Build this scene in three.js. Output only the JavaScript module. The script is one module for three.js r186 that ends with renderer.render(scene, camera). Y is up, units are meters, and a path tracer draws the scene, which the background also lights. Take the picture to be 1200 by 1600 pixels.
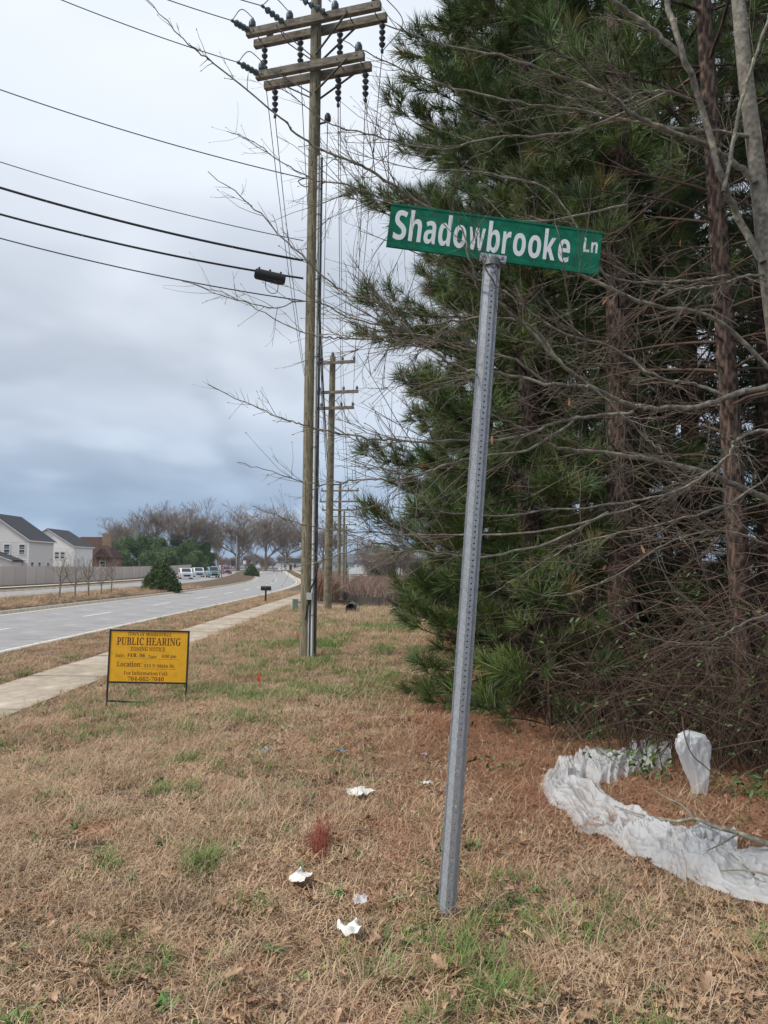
import * as THREE from 'three';
import { mergeGeometries } from 'three/addons/utils/BufferGeometryUtils.js';
import { FontLoader } from 'three/addons/loaders/FontLoader.js';

// ---------------------------------------------------------------- camera, sky, sun, exposure
const F = 1232;                                        // focal length in pixels of the 1200 x 1600 photograph
const scene = new THREE.Scene();
const camera = new THREE.PerspectiveCamera(2 * Math.atan(800 / F) * 180 / Math.PI, 0.75, 0.05, 6000);
camera.position.set(0, 1.5, 0);
camera.rotation.order = 'YXZ';
camera.rotation.set(THREE.MathUtils.degToRad(4.09), 0, THREE.MathUtils.degToRad(0.5));
camera.updateMatrixWorld();

const renderer = new THREE.WebGLRenderer({ antialias: true });
renderer.toneMapping = THREE.LinearToneMapping;
renderer.toneMappingExposure = 1.18;
renderer.shadowMap.enabled = true;

const sun = new THREE.DirectionalLight(new THREE.Color(1.0, 0.95, 0.86), 2.6);
sun.position.set(-40, 46, 5);
sun.target.position.set(0, 0, -8);
sun.castShadow = true;
sun.shadow.radius = 14;
sun.shadow.mapSize.set(2048, 2048);
Object.assign(sun.shadow.camera, { left: -45, right: 45, top: 45, bottom: -45, near: 1, far: 200 });
scene.add(sun, sun.target);

// ---------------------------------------------------------------- random numbers and noise
function rng(seed) { let a = seed >>> 0; return () => { a = (a + 0x6D2B79F5) | 0; let t = Math.imul(a ^ (a >>> 15), 1 | a); t = (t + Math.imul(t ^ (t >>> 7), 61 | t)) ^ t; return ((t ^ (t >>> 14)) >>> 0) / 4294967296; }; }
const hash3 = (x, y, z) => { let h = Math.imul(x | 0, 374761393) ^ Math.imul(y | 0, 668265263) ^ Math.imul(z | 0, 2147483647 ^ 0x5bd1e995); h = Math.imul(h ^ (h >>> 13), 1274126177); h ^= h >>> 16; return (h >>> 0) / 4294967296; };
const fade = t => t * t * (3 - 2 * t);
function noise(x, y, z = 0) {
  const xi = Math.floor(x), yi = Math.floor(y), zi = Math.floor(z), u = fade(x - xi), v = fade(y - yi), w = fade(z - zi);
  const L = (a, b, t) => a + (b - a) * t;
  return L(L(L(hash3(xi, yi, zi), hash3(xi + 1, yi, zi), u), L(hash3(xi, yi + 1, zi), hash3(xi + 1, yi + 1, zi), u), v),
    L(L(hash3(xi, yi, zi + 1), hash3(xi + 1, yi, zi + 1), u), L(hash3(xi, yi + 1, zi + 1), hash3(xi + 1, yi + 1, zi + 1), u), v), w);
}
function fbm(x, y, z = 0, o = 4) { let s = 0, a = 0.5, n = 0; for (let i = 0; i < o; i++) { s += a * noise(x, y, z); n += a; a *= 0.5; x = x * 2.03 + 17.1; y = y * 2.03 + 5.7; z = z * 2.03 + 9.2; } return s / n; }
const clamp = (v, a = 0, b = 1) => Math.min(b, Math.max(a, v));
const mix = (a, b, t) => a + (b - a) * t;
const sstep = (a, b, v) => fade(clamp((v - a) / (b - a)));
const table = (tb, v) => { if (v <= tb[0][0]) return tb[0][1]; for (let i = 1; i < tb.length; i++) if (v <= tb[i][0]) return mix(tb[i - 1][1], tb[i][1], (v - tb[i - 1][0]) / (tb[i][0] - tb[i - 1][0])); return tb[tb.length - 1][1]; };

// ---------------------------------------------------------------- overcast sky
{
  const w = 2048, h = 1024, data = new Float32Array(w * h * 4);
  for (let j = 0; j < h; j++) {
    const el = ((j + 0.5) / h - 0.5) * Math.PI, y = Math.sin(el), c = Math.cos(el);
    for (let i = 0; i < w; i++) {
      const az = ((i + 0.5) / w - 0.5) * 2 * Math.PI, x = c * Math.cos(az), z = c * Math.sin(az), k = 4 * (j * w + i);
      const yy = Math.max(y, 0), s = 1 / (yy + 0.16);
      const px = x * s, pz = z * s;
      const wx = fbm(px * 0.8 + 3, pz * 0.8 + 8, 2.2, 3) - 0.5, wz = fbm(px * 0.8 + 31, pz * 0.8 + 18, 7.2, 3) - 0.5;
      const n = fbm(px * 0.75 + wx * 1.6 + 4.3, pz * 0.75 + wz * 1.6 + 1.7, 0.5, 5), m = fbm(px * 2.4 + wx, pz * 2.4 + wz, 9.5, 4);
      let t = clamp((n - 0.5) * 2.4 + (m - 0.5) * 0.8 + 0.5);                         // 0 dark cloud base, 1 thin bright cloud
      let r = mix(0.49, 0.79, t), g = mix(0.54, 0.84, t), b = mix(0.615, 0.905, t);
      const low = 1 - sstep(0.02, 0.30, y);                                          // more cloud in the line of sight near the horizon
      r *= mix(0.97, 0.46, low); g *= mix(0.98, 0.58, low); b *= mix(1, 0.72, low);
      const strip = sstep(0.52, 0.68, fbm(az * 6, y * 20, 4.4, 4)) * low * 0.2;
      r += strip * 0.55; g += strip * 0.55; b += strip * 0.55;
      data[k] = r; data[k + 1] = g; data[k + 2] = b; data[k + 3] = 1;
    }
  }
  const sky = new THREE.DataTexture(data, w, h, THREE.RGBAFormat, THREE.FloatType);
  sky.mapping = THREE.EquirectangularReflectionMapping;
  sky.magFilter = THREE.LinearFilter; sky.minFilter = THREE.LinearFilter;
  sky.needsUpdate = true;
  scene.background = sky; scene.environment = sky;
}

// ---------------------------------------------------------------- helpers
const V = (x, y, z) => new THREE.Vector3(x, y, z);
const camInv = camera.quaternion.clone();
function rayDir(px, py) { return V((px - 600) / F, -(py - 800) / F, -1).applyQuaternion(camInv); }
function at(px, py, d) { const r = rayDir(px, py), k = d / -r.z; return V(r.x * k, 1.5 + r.y * k, -d); }          // the point at distance d in front
function onGround(px, py) { let h = 0, p = V(0, 0, 0); const r = rayDir(px, py); for (let i = 0; i < 30; i++) { const k = (h - 1.5) / r.y; p = V(r.x * k, h, r.z * k); h = mix(h, ground(p.x, p.z), 0.7); } p.y = ground(p.x, p.z); return p; }
const lin = (r, g, b) => new THREE.Color().setRGB(r, g, b);
const used = {};
function numbered(n) { if (!(n in used)) { used[n] = 0; return n; } used[n]++; return n + '_' + String(used[n]).padStart(3, '0'); }
function shadows(o) { o.traverse(c => { if (c.isMesh) { c.castShadow = true; c.receiveShadow = true; } }); }
function tag(o, label, category, group, kind) { if (label) o.userData.label = label; if (category) o.userData.category = category; if (group) o.userData.group = group; if (kind) o.userData.kind = kind; return o; }
function thing(name, label, category, pos = V(0, 0, 0), turn = 0, group) { const g = new THREE.Group(); g.name = numbered(name); g.position.copy(pos); g.rotation.y = turn; tag(g, label, category, group); scene.add(g); return g; }
function mesh(name, geo, mat, parent) { const m = new THREE.Mesh(geo, mat); m.name = name; m.castShadow = m.receiveShadow = true; if (parent) parent.add(m); return m; }
function single(name, geo, mat, label, category, group, kind) { const m = mesh(numbered(name), geo, mat, scene); return tag(m, label, category, group, kind); }
function struct(name, geo, mat, label) { const m = mesh(numbered(name), geo, mat, scene); m.userData.kind = 'structure'; if (label) m.userData.label = label; return m; }

class MB {                                              // collects triangles into one geometry
  constructor() { this.p = []; this.n = []; this.u = []; this.i = []; this.c = null; }
  tube(pts, r0, r1, sides = 5, cap = false) {
    const N = pts.length, base = this.p.length / 3; let len = 0;
    const t = V(), ref = V(), a = V(), b = V();
    for (let k = 0; k < N; k++) {
      t.subVectors(pts[Math.min(k + 1, N - 1)], pts[Math.max(k - 1, 0)]).normalize();
      if (k === 0) ref.set(Math.abs(t.y) > 0.8 ? 1 : 0, Math.abs(t.y) > 0.8 ? 0 : 1, 0); else { len += pts[k].distanceTo(pts[k - 1]); ref.copy(a); }
      b.crossVectors(t, ref).normalize(); a.crossVectors(b, t).normalize();
      const r = typeof r0 === 'function' ? r0(k / (N - 1)) : mix(r0, r1, k / (N - 1));
      for (let s = 0; s <= sides; s++) {
        const an = s / sides * Math.PI * 2, ca = Math.cos(an), sa = Math.sin(an), nx = a.x * ca + b.x * sa, ny = a.y * ca + b.y * sa, nz = a.z * ca + b.z * sa;
        this.p.push(pts[k].x + nx * r, pts[k].y + ny * r, pts[k].z + nz * r); this.n.push(nx, ny, nz); this.u.push(s / sides * Math.PI * 2 * Math.max(r, 0.004), len);
      }
    }
    const w = sides + 1;
    for (let k = 0; k < N - 1; k++) for (let s = 0; s < sides; s++) { const q = base + k * w + s; this.i.push(q, q + 1, q + w, q + 1, q + w + 1, q + w); }
    if (cap) for (const k of [0, N - 1]) { const c0 = this.p.length / 3; t.subVectors(pts[k], pts[k ? k - 1 : 1]).normalize(); this.p.push(pts[k].x, pts[k].y, pts[k].z); this.n.push(t.x, t.y, t.z); this.u.push(0, 0); for (let s = 0; s < w; s++) { const q = (base + k * w + s) * 3; this.p.push(this.p[q], this.p[q + 1], this.p[q + 2]); this.n.push(t.x, t.y, t.z); this.u.push(this.p[q], this.p[q + 2]); } for (let s = 0; s < sides; s++) k ? this.i.push(c0, c0 + 1 + s, c0 + 2 + s) : this.i.push(c0, c0 + 2 + s, c0 + 1 + s); }
    return this;
  }
  quad(a, b, c, d, uw = 1, vh = 1) { const q = this.p.length / 3, n = V().subVectors(b, a).cross(V().subVectors(d, a)).normalize(); for (const [v, uu, vv] of [[a, 0, 0], [b, uw, 0], [c, uw, vh], [d, 0, vh]]) { this.p.push(v.x, v.y, v.z); this.n.push(n.x, n.y, n.z); this.u.push(uu, vv); } this.i.push(q, q + 1, q + 2, q, q + 2, q + 3); return this; }
  tri(a, b, c) { const q = this.p.length / 3, n = V().subVectors(b, a).cross(V().subVectors(c, a)).normalize(); for (const v of [a, b, c]) { this.p.push(v.x, v.y, v.z); this.n.push(n.x, n.y, n.z); this.u.push(v.x + v.z, v.y); } this.i.push(q, q + 1, q + 2); return this; }
  box(x0, x1, y0, y1, z0, z1) {
    const P = (x, y, z) => V(x, y, z), X = x1 - x0, Y = y1 - y0, Z = z1 - z0;
    this.quad(P(x0, y0, z1), P(x1, y0, z1), P(x1, y1, z1), P(x0, y1, z1), X, Y); this.quad(P(x1, y0, z0), P(x0, y0, z0), P(x0, y1, z0), P(x1, y1, z0), X, Y);
    this.quad(P(x1, y0, z1), P(x1, y0, z0), P(x1, y1, z0), P(x1, y1, z1), Z, Y); this.quad(P(x0, y0, z0), P(x0, y0, z1), P(x0, y1, z1), P(x0, y1, z0), Z, Y);
    this.quad(P(x0, y1, z1), P(x1, y1, z1), P(x1, y1, z0), P(x0, y1, z0), X, Z); this.quad(P(x0, y0, z0), P(x1, y0, z0), P(x1, y0, z1), P(x0, y0, z1), X, Z); return this;
  }
  beam(a, b, w, h, up = V(0, 1, 0)) {                   // a squared beam from a to b
    const t = V().subVectors(b, a).normalize(), s = V().crossVectors(t, up).normalize(), v = V().crossVectors(s, t).normalize(), L = a.distanceTo(b);
    const C = (p, i, j) => p.clone().addScaledVector(s, i * w / 2).addScaledVector(v, j * h / 2);
    const A = [C(a, -1, -1), C(a, 1, -1), C(a, 1, 1), C(a, -1, 1)], B = [C(b, -1, -1), C(b, 1, -1), C(b, 1, 1), C(b, -1, 1)];
    for (let k = 0; k < 4; k++) { const m = (k + 1) % 4; this.quad(A[m], A[k], B[k], B[m], k % 2 ? h : w, L); }
    this.quad(A[0], A[1], A[2], A[3], w, h); this.quad(B[1], B[0], B[3], B[2], w, h); return this;
  }
  geo() { const g = new THREE.BufferGeometry(); g.setAttribute('position', new THREE.Float32BufferAttribute(this.p, 3)); g.setAttribute('normal', new THREE.Float32BufferAttribute(this.n, 3)); g.setAttribute('uv', new THREE.Float32BufferAttribute(this.u, 2)); if (this.c) g.setAttribute('color', new THREE.Float32BufferAttribute(this.c, 3)); g.setIndex(this.i); return g; }
}
function gridGeo(nu, nv, fn, uvf) {                     // a sheet of nu x nv cells
  const p = [], u = [], idx = [];
  for (let j = 0; j <= nv; j++) for (let i = 0; i <= nu; i++) { const q = fn(i / nu, j / nv, i, j); p.push(q.x, q.y, q.z); const t = uvf ? uvf(q, i / nu, j / nv) : [i / nu, j / nv]; u.push(t[0], t[1]); }
  for (let j = 0; j < nv; j++) for (let i = 0; i < nu; i++) { const a = j * (nu + 1) + i, b = a + nu + 1; idx.push(a, a + 1, b, b, a + 1, b + 1); }
  const g = new THREE.BufferGeometry(); g.setAttribute('position', new THREE.Float32BufferAttribute(p, 3)); g.setAttribute('uv', new THREE.Float32BufferAttribute(u, 2)); g.setIndex(idx); g.computeVertexNormals(); return g;
}
function bytesTex(w, h, fn, srgb = true, rep = 1) { const d = new Uint8Array(w * h * 4); for (let j = 0; j < h; j++) for (let i = 0; i < w; i++) { const c = fn(i / w, j / h, i, j), k = 4 * (j * w + i); d[k] = clamp(c[0]) * 255; d[k + 1] = clamp(c[1]) * 255; d[k + 2] = clamp(c[2]) * 255; d[k + 3] = 255; } const t = new THREE.DataTexture(d, w, h); t.magFilter = THREE.LinearFilter; t.minFilter = THREE.LinearMipmapLinearFilter; t.generateMipmaps = true; t.wrapS = t.wrapT = THREE.RepeatWrapping; if (srgb) t.colorSpace = THREE.SRGBColorSpace; t.repeat.set(rep, rep); t.needsUpdate = true; return t; }
// seamless noise: blend over the tile edges
function tiled(f) { return (u, v) => { const a = f(u, v), b = f(u - 1, v), c = f(u, v - 1), d = f(u - 1, v - 1), x = fade(u), y = fade(v); const k = 1 / Math.sqrt((x * x + (1 - x) ** 2) * (y * y + (1 - y) ** 2)); return 0.5 + ((a - 0.5) * (1 - x) * (1 - y) + (b - 0.5) * x * (1 - y) + (c - 0.5) * (1 - x) * y + (d - 0.5) * x * y) * k; }; }
const M = (o) => new THREE.MeshStandardMaterial(Object.assign({ roughness: 0.9, metalness: 0, side: THREE.DoubleSide }, o));

// ---------------------------------------------------------------- materials
const nFine = tiled((u, v) => fbm(u * 24, v * 24, 1, 5)), nMid = tiled((u, v) => fbm(u * 7, v * 7, 3, 5)), nGrain = tiled((u, v) => fbm(u * 60, v * 6, 5, 4));
const texGround = bytesTex(512, 512, (u, v) => { const a = nFine(u, v), b = nMid(u, v), k = 0.62 + (a - 0.5) * 0.9 + (b - 0.5) * 0.35; return [k, k * 0.985, k * 0.95]; }, true, 1 / 2.3);
const texGroundBump = bytesTex(512, 512, (u, v) => { const a = nFine(u, v); return [a, a, a]; }, false, 1 / 1.1);
const texAsphalt = bytesTex(512, 512, (u, v, i, j) => { const k = 0.8 + (hash3(i, j, 3) - 0.5) * 0.22 + (nMid(u, v) - 0.5) * 0.22; return [k, k, k * 0.995]; }, true, 1 / 3);
const texConcrete = bytesTex(512, 512, (u, v, i, j) => { const k = 0.84 + (hash3(i, j, 8) - 0.5) * 0.12 + (nMid(u, v) - 0.5) * 0.3 + (nFine(u, v) - 0.5) * 0.16; return [k, k * 0.99, k * 0.975]; }, true, 1 / 1.5);
const texWood = bytesTex(512, 512, (u, v) => { const g = nGrain(u, v), b = nMid(u, v), crack = sstep(0.64, 0.72, g); const k = 0.78 + (g - 0.5) * 0.55 + (b - 0.5) * 0.3 - crack * 0.4; return [k, k * 0.985, k * 0.95]; }, true, 1);
const texWoodBump = bytesTex(512, 512, (u, v) => { const g = nGrain(u, v); const k = 1 - sstep(0.58, 0.74, g); return [k, k, k]; }, false, 1);
const nBark = tiled((u, v) => fbm(u * 14, v * 5, 11, 4));
const texBark = bytesTex(256, 256, (u, v) => { const k = 0.7 + (nBark(u, v) - 0.5) * 1.1; return [k, k * 0.96, k * 0.93]; }, true, 4);
const texBarkBump = bytesTex(256, 256, (u, v) => { const k = nBark(u, v); return [k, k, k]; }, false, 4);
const texSmoothBark = bytesTex(256, 256, (u, v) => { const l = sstep(0.55, 0.7, nMid(u, v)), k = 0.72 + (nFine(u, v) - 0.5) * 0.5; return [k + l * 0.16, k + l * 0.18, k + l * 0.12]; }, true, 2.2);
const texMetal = bytesTex(256, 256, (u, v, i, j) => { const k = 0.82 + (nMid(u, v) - 0.5) * 0.4 + (nFine(u, v) - 0.5) * 0.22; return [k, k, k]; }, true, 3);
const texGalv = bytesTex(256, 256, (u, v, i, j) => { const k = 0.84 + (nFine(u, v) - 0.5) * 0.3 + (hash3(i >> 2, j >> 2, 4) - 0.5) * 0.12; return [k, k, k]; }, true, 7);
const texMetalRough = bytesTex(256, 256, (u, v) => { const k = 0.62 + (nMid(u, v) - 0.5) * 0.5; return [k, k, k]; }, false, 3);

const MAT = {
  ground: M({ color: 0xffffff, map: texGround, bumpMap: texGroundBump, bumpScale: 0.03, roughness: 1, vertexColors: true }),
  asphalt: M({ color: lin(0.50, 0.482, 0.485), map: texAsphalt, roughness: 0.92 }),
  concrete: M({ color: lin(0.74, 0.66, 0.55), map: texConcrete, roughness: 0.95 }),
  slab: [0, 1, 2].map(k => M({ color: lin(0.66 - k * 0.045, 0.565 - k * 0.042, 0.46 - k * 0.04), map: texConcrete, roughness: 0.95 })),
  paint: M({ color: lin(0.98, 0.98, 0.95), map: texConcrete, roughness: 0.8 }),
  pole: M({ color: lin(0.36, 0.325, 0.235), map: texWood, bumpMap: texWoodBump, bumpScale: 0.006, roughness: 0.95 }),
  arm: M({ color: lin(0.36, 0.32, 0.27), map: texWood, bumpMap: texWoodBump, bumpScale: 0.004, roughness: 0.95 }),
  brace: M({ color: lin(0.20, 0.18, 0.16), map: texMetal, metalness: 0.3, roughness: 0.7 }),
  galv: M({ color: lin(0.50, 0.53, 0.57), map: texGalv, metalness: 0.3, roughness: 0.5 }),
  galvDark: M({ color: lin(0.22, 0.23, 0.25), map: texMetal, metalness: 0.5, roughness: 0.6 }),
  hole: M({ color: lin(0.01, 0.01, 0.01), roughness: 1 }),
  porcelain: M({ color: lin(0.10, 0.13, 0.15), roughness: 0.35 }),
  polymer: M({ color: lin(0.055, 0.06, 0.075), roughness: 0.55 }),
  wire: M({ color: lin(0.06, 0.06, 0.065), roughness: 0.6 }),
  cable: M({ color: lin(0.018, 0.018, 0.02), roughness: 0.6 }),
  pvc: M({ color: lin(0.58, 0.60, 0.61), roughness: 0.5 }),
  signGreen: new THREE.MeshPhysicalMaterial({ color: lin(0.001, 0.20, 0.11), roughness: 0.5, specularIntensity: 0.35, map: texMetal, side: THREE.DoubleSide }),
  signWhite: M({ color: lin(0.66, 0.68, 0.69), roughness: 0.5 }),
  black: M({ color: lin(0.015, 0.014, 0.013), roughness: 0.6 }),
  barkGrey: M({ color: lin(0.40, 0.36, 0.29), map: texSmoothBark, roughness: 0.95 }),
  twig: M({ color: lin(0.30, 0.25, 0.20), roughness: 0.95, map: texSmoothBark }),
  barkPine: M({ color: lin(0.17, 0.12, 0.098), map: texBark, bumpMap: texBarkBump, bumpScale: 0.015, roughness: 1 }),
  deadTwig: M({ color: lin(0.105, 0.068, 0.05), roughness: 1 }),
  needle: M({ color: lin(0.092, 0.138, 0.046), roughness: 0.6 }),
  needleFar: M({ color: lin(0.11, 0.175, 0.062), roughness: 0.8 }),
  leafGreen: M({ color: lin(0.065, 0.11, 0.035), roughness: 0.55 }),
  magnolia: M({ color: lin(0.06, 0.10, 0.025), roughness: 0.45 }),
  grass: M({ color: 0xffffff, roughness: 0.9 }),
  deadLeaf: M({ color: lin(0.60, 0.40, 0.26), roughness: 0.9, map: texConcrete }),
  farBark: M({ color: lin(0.25, 0.205, 0.17), roughness: 1 }),
  farBarkRed: M({ color: lin(0.20, 0.12, 0.095), roughness: 1 }),
  fenceWood: [0, 1, 2].map(k => M({ color: lin(0.58 - k * 0.03, 0.51 - k * 0.03, 0.455 - k * 0.026), roughness: 0.95 })),
  sidingGrey: M({ color: lin(0.74, 0.70, 0.67), roughness: 0.85 }),
  sidingTan: M({ color: lin(0.52, 0.46, 0.42), roughness: 0.85 }),
  sidingWhite: M({ color: lin(0.84, 0.82, 0.79), roughness: 0.85 }),
  sidingBlue: M({ color: lin(0.36, 0.46, 0.50), roughness: 0.85 }),
  trim: M({ color: lin(0.78, 0.78, 0.77), roughness: 0.7 }),
  roofDark: M({ color: lin(0.075, 0.08, 0.09), map: texAsphalt, roughness: 0.95 }),
  roofBrown: M({ color: lin(0.13, 0.07, 0.055), map: texAsphalt, roughness: 0.95 }),
  brick: M({ color: lin(0.30, 0.17, 0.11), map: texConcrete, roughness: 0.95 }),
  glass: new THREE.MeshStandardMaterial({ color: lin(0.03, 0.04, 0.05), roughness: 0.08, metalness: 0, side: THREE.DoubleSide }),
  tyre: M({ color: lin(0.02, 0.02, 0.02), roughness: 0.85 }),
  rim: M({ color: lin(0.45, 0.45, 0.46), metalness: 0.7, roughness: 0.4 }),
  lamp: M({ color: lin(0.7, 0.72, 0.75), roughness: 0.15 }),
  greenBox: M({ color: lin(0.26, 0.33, 0.27), roughness: 0.7 }),
  orange: M({ color: lin(0.75, 0.10, 0.03), roughness: 0.7 }),
  paper: M({ color: lin(0.72, 0.70, 0.66), roughness: 0.8 }),
  blueFoil: M({ color: lin(0.06, 0.20, 0.32), roughness: 0.4 }),
  siltFence: M({ color: lin(0.05, 0.045, 0.04), roughness: 0.9 }),
  plastic: new THREE.MeshPhysicalMaterial({ color: lin(0.88, 0.90, 0.92), roughness: 0.22, transmission: 0.56, thickness: 0, ior: 1.45, side: THREE.DoubleSide }),
};
const carPaint = (r, g, b) => new THREE.MeshPhysicalMaterial({ color: lin(r, g, b), roughness: 0.35, clearcoat: 0.8, clearcoatRoughness: 0.1, side: THREE.DoubleSide });

// ---------------------------------------------------------------- the lie of the land
const curve = d => d < 50 ? 0 : d < 126 ? -0.00095 * (d - 50) ** 2 : -5.487 - 0.1444 * (Math.min(d, 420) - 126);
const roadY = d => table([[-30, -0.45], [110, -0.45], [160, -0.25], [240, 0.5], [3000, 0.6]], d);
const fieldY = d => table([[-30, 0], [4, 0], [15, -0.2], [34, -0.36], [40, -0.42], [50, -1.05], [150, -1.05], [232, 0.5], [3000, 0.6]], d);
function ground(x, z) {
  const d = -z, u = x - curve(d), r = roadY(d);
  if (u > -4.5) { const t = sstep(-4.5, -0.6, u), n = d < 60 ? (fbm(x * 0.9, z * 0.9, 2, 3) - 0.5) * 0.09 * Math.min(1, (u + 4.5)) : 0; return mix(r + 0.11, fieldY(d), t) + n; }
  if (u > -7.85) return r + 0.11;
  if (u > -15.2) return r - 0.08;
  if (u > -20.6) return r + 0.13 + 0.12 * Math.sin(Math.PI * (u + 15.2) / -5.4);
  if (u > -27.5) return r - 0.08;
  return r + 0.12 + sstep(-28, -60, u) * 0.3;
}
const pineFloor = (x, d) => sstep(0.1, 1.1, x - table([[0, 2.6], [3, 1.9], [4.5, 0.75], [6, -0.15], [9, -0.4], [14, 0.5], [24, 0.8], [34, 1.2]], d) + (fbm(x * 1.3, d * 1.3, 6, 3) - 0.5) * 1.3) * (1 - sstep(30, 36, d));
const greenPatch = (x, d) => { let g = sstep(0.64, 0.76, fbm(x * 3.4, d * 3.4, 14, 3)) * sstep(0.3, 0.62, fbm(x * 0.6, d * 0.6, 15, 2)); g = Math.max(g, sstep(0.5, 0.66, fbm(x * 0.7, d * 0.4, 24, 3)) * 0 + sstep(0.40, 0.58, fbm(x * 0.9, d * 0.5, 24, 3)) * Math.exp(-(((x + 0.7) / 1.7) ** 2) - (((d - 18) / 6.5) ** 2)) * 1.3, sstep(0.42, 0.58, fbm(x * 2, d * 2, 25, 3)) * Math.exp(-(((x + 1.6) / 2.0) ** 2) - (((d - 10.5) / 2.2) ** 2)), 0.9 * sstep(0.45, 0.6, fbm(x * 2.4, d * 2.4, 26, 3)) * Math.exp(-(((x - 0.8) / 0.8) ** 2) - (((d - 2.9) / 0.6) ** 2))); return clamp(g) * (1 - 0.7 * pineFloor(x, d)); };
function groundColor(x, z) {
  const d = -z, u = x - curve(d), b = fbm(x * 0.5, z * 0.5, 4, 4), p = d < 40 ? pineFloor(x, d) * (u > -4 ? 1 : 0) : 0, g = d < 40 ? greenPatch(x, d) : 0.25 * sstep(0.5, 0.7, fbm(x * 0.1, z * 0.1, 8, 3));
  let c = [mix(0.25, 0.40, b), mix(0.17, 0.28, b), mix(0.10, 0.17, b)];
  const mixTo = (t, k) => { c = c.map((v, i) => mix(v, t[i], k)); };
  mixTo([0.20, 0.10, 0.055], p * 0.8); mixTo([0.14, 0.17, 0.06], g * 0.6);
  if (d > 40 && u > -4) mixTo([0.27, 0.19, 0.14], sstep(40, 50, d) * 0.7);
  return c;
}
{ // ground: one sheet in road coordinates, out to the horizon
  const us = [], ds = [];
  for (const a of [-1500, -700, -350, -200, -140, -100, -80, -64, -50, -42, -36, -32, -29, -27.501, -27.499, -24, -20.601, -20.599, -18.8, -17.9, -17, -15.201, -15.199, -11.5, -7.851, -7.849, -6.8]) us.push(a);
  for (let a = -5.8; a < 9; a += 0.22) us.push(a);
  for (const a of [9.5, 11, 13, 16, 20, 26, 34, 44, 60, 80, 110, 150, 220, 350, 700, 1500]) us.push(a);
  for (let d = -14; d < 1; d += 2.5) ds.push(d); for (let d = 1; d < 16; d += 0.25) ds.push(d); for (let d = 16; d < 60; d += 0.9) ds.push(d); for (let d = 60; d < 300; d += 6) ds.push(d);
  for (const d of [310, 340, 400, 500, 700, 1000, 1600, 2600, 4000]) ds.push(d);
  const g = gridGeo(us.length - 1, ds.length - 1, (a, b, i, j) => { const d = ds[j], x = us[i] + curve(d); return V(x, ground(x, -d), -d); }, q => [q.x, q.z]);
  const c = [], p = g.attributes.position; for (let k = 0; k < p.count; k++) c.push(...groundColor(p.getX(k), p.getZ(k)));
  g.setAttribute('color', new THREE.Float32BufferAttribute(c, 3));
  struct('ground', g, MAT.ground, 'dry tan winter grass field and pine floor');
}
function ribbon(u0, u1, d0, d1, y, step = 3) { const n = Math.max(1, Math.ceil((d1 - d0) / step)); return gridGeo(4, n, (a, b) => { const d = mix(d0, d1, b), x = mix(u0, u1, a) + curve(d); return V(x, roadY(d) + y, -d); }, q => [q.x, q.z]); }
struct('road', ribbon(-15.2, -7.85, -10, 420, 0, 4), MAT.asphalt, 'near grey asphalt carriageway curving away').userData.category = undefined;
struct('far_carriageway', ribbon(-27.5, -20.6, -10, 420, 0, 4), MAT.asphalt, 'far grey carriageway beyond the median');
function kerb(u, s, d0, d1) { // a kerb with a gutter apron on the road side (s = +1: the road lies to the right)
  const prof = [[-0.01 * s, -0.1], [-0.01 * s, 0.135], [0.10 * s, 0.14], [0.13 * s, 0.12], [0.15 * s, 0.014], [0.55 * s, 0.006]], ds = []; for (let d = d0; d <= d1; d += d < 60 ? 1.5 : 5) ds.push(d);
  return gridGeo(prof.length - 1, ds.length - 1, (a, b, i, j) => V(u + prof[i][0] + curve(ds[j]), roadY(ds[j]) + prof[i][1], -ds[j]), q => [q.x, q.z]);
}
struct('kerb', kerb(-7.85, -1, -10, 330), MAT.concrete, 'pale concrete kerb along the near verge');
struct('kerb', kerb(-15.2, 1, -10, 330), MAT.concrete, 'pale concrete kerb on the near side of the median');
struct('kerb', kerb(-20.6, -1, -10, 330), MAT.concrete, 'pale concrete kerb on the far side of the median');
struct('kerb', kerb(-27.5, 1, -10, 330), MAT.concrete, 'pale concrete kerb along the far carriageway');
struct('edge_line', ribbon(-8.72, -8.58, -10, 300, 0.005), MAT.paint, 'solid white line along the near road edge');
{ const dashes = []; for (let d = 3; d < 210; d += 9.2) dashes.push(ribbon(-11.62, -11.46, d, d + 3.1, 0.005, 1.5)); struct('lane_marking', mergeGeometries(dashes), MAT.paint, 'dashed white lane line on the near carriageway'); }
{ // sidewalk: slabs with open joints, the far end as one strip
  const walk = new THREE.Group(); walk.name = 'sidewalk'; walk.userData = { kind: 'structure', label: 'pale concrete sidewalk slabs beside the road' }; scene.add(walk);
  mesh('bedding', ribbon(-5.86, -4.5, -2, 330, 0.085, 2), M({ color: lin(0.10, 0.08, 0.055), roughness: 1 }), walk);
  const R = rng(5);
  for (let k = 0; k < 33; k++) { const d0 = 1 + k * 1.52, d1 = d0 + 1.5, dy = (R() - 0.5) * 0.012, b = new MB(); const y = roadY(d0) + 0.135 + dy; b.box(-5.82, -4.54, y - 0.05, y, -d1, -d0); mesh('slab', b.geo(), MAT.slab[k % 3], walk); }
  mesh('far_paving', ribbon(-5.82, -4.54, 1 + 33 * 1.52, 330, 0.135, 3), MAT.slab[1], walk);
}
struct('far_sidewalk', ribbon(-30.5, -29.3, -10, 330, 0.19, 4), MAT.concrete, 'pale strip of sidewalk before the board fence');
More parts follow.
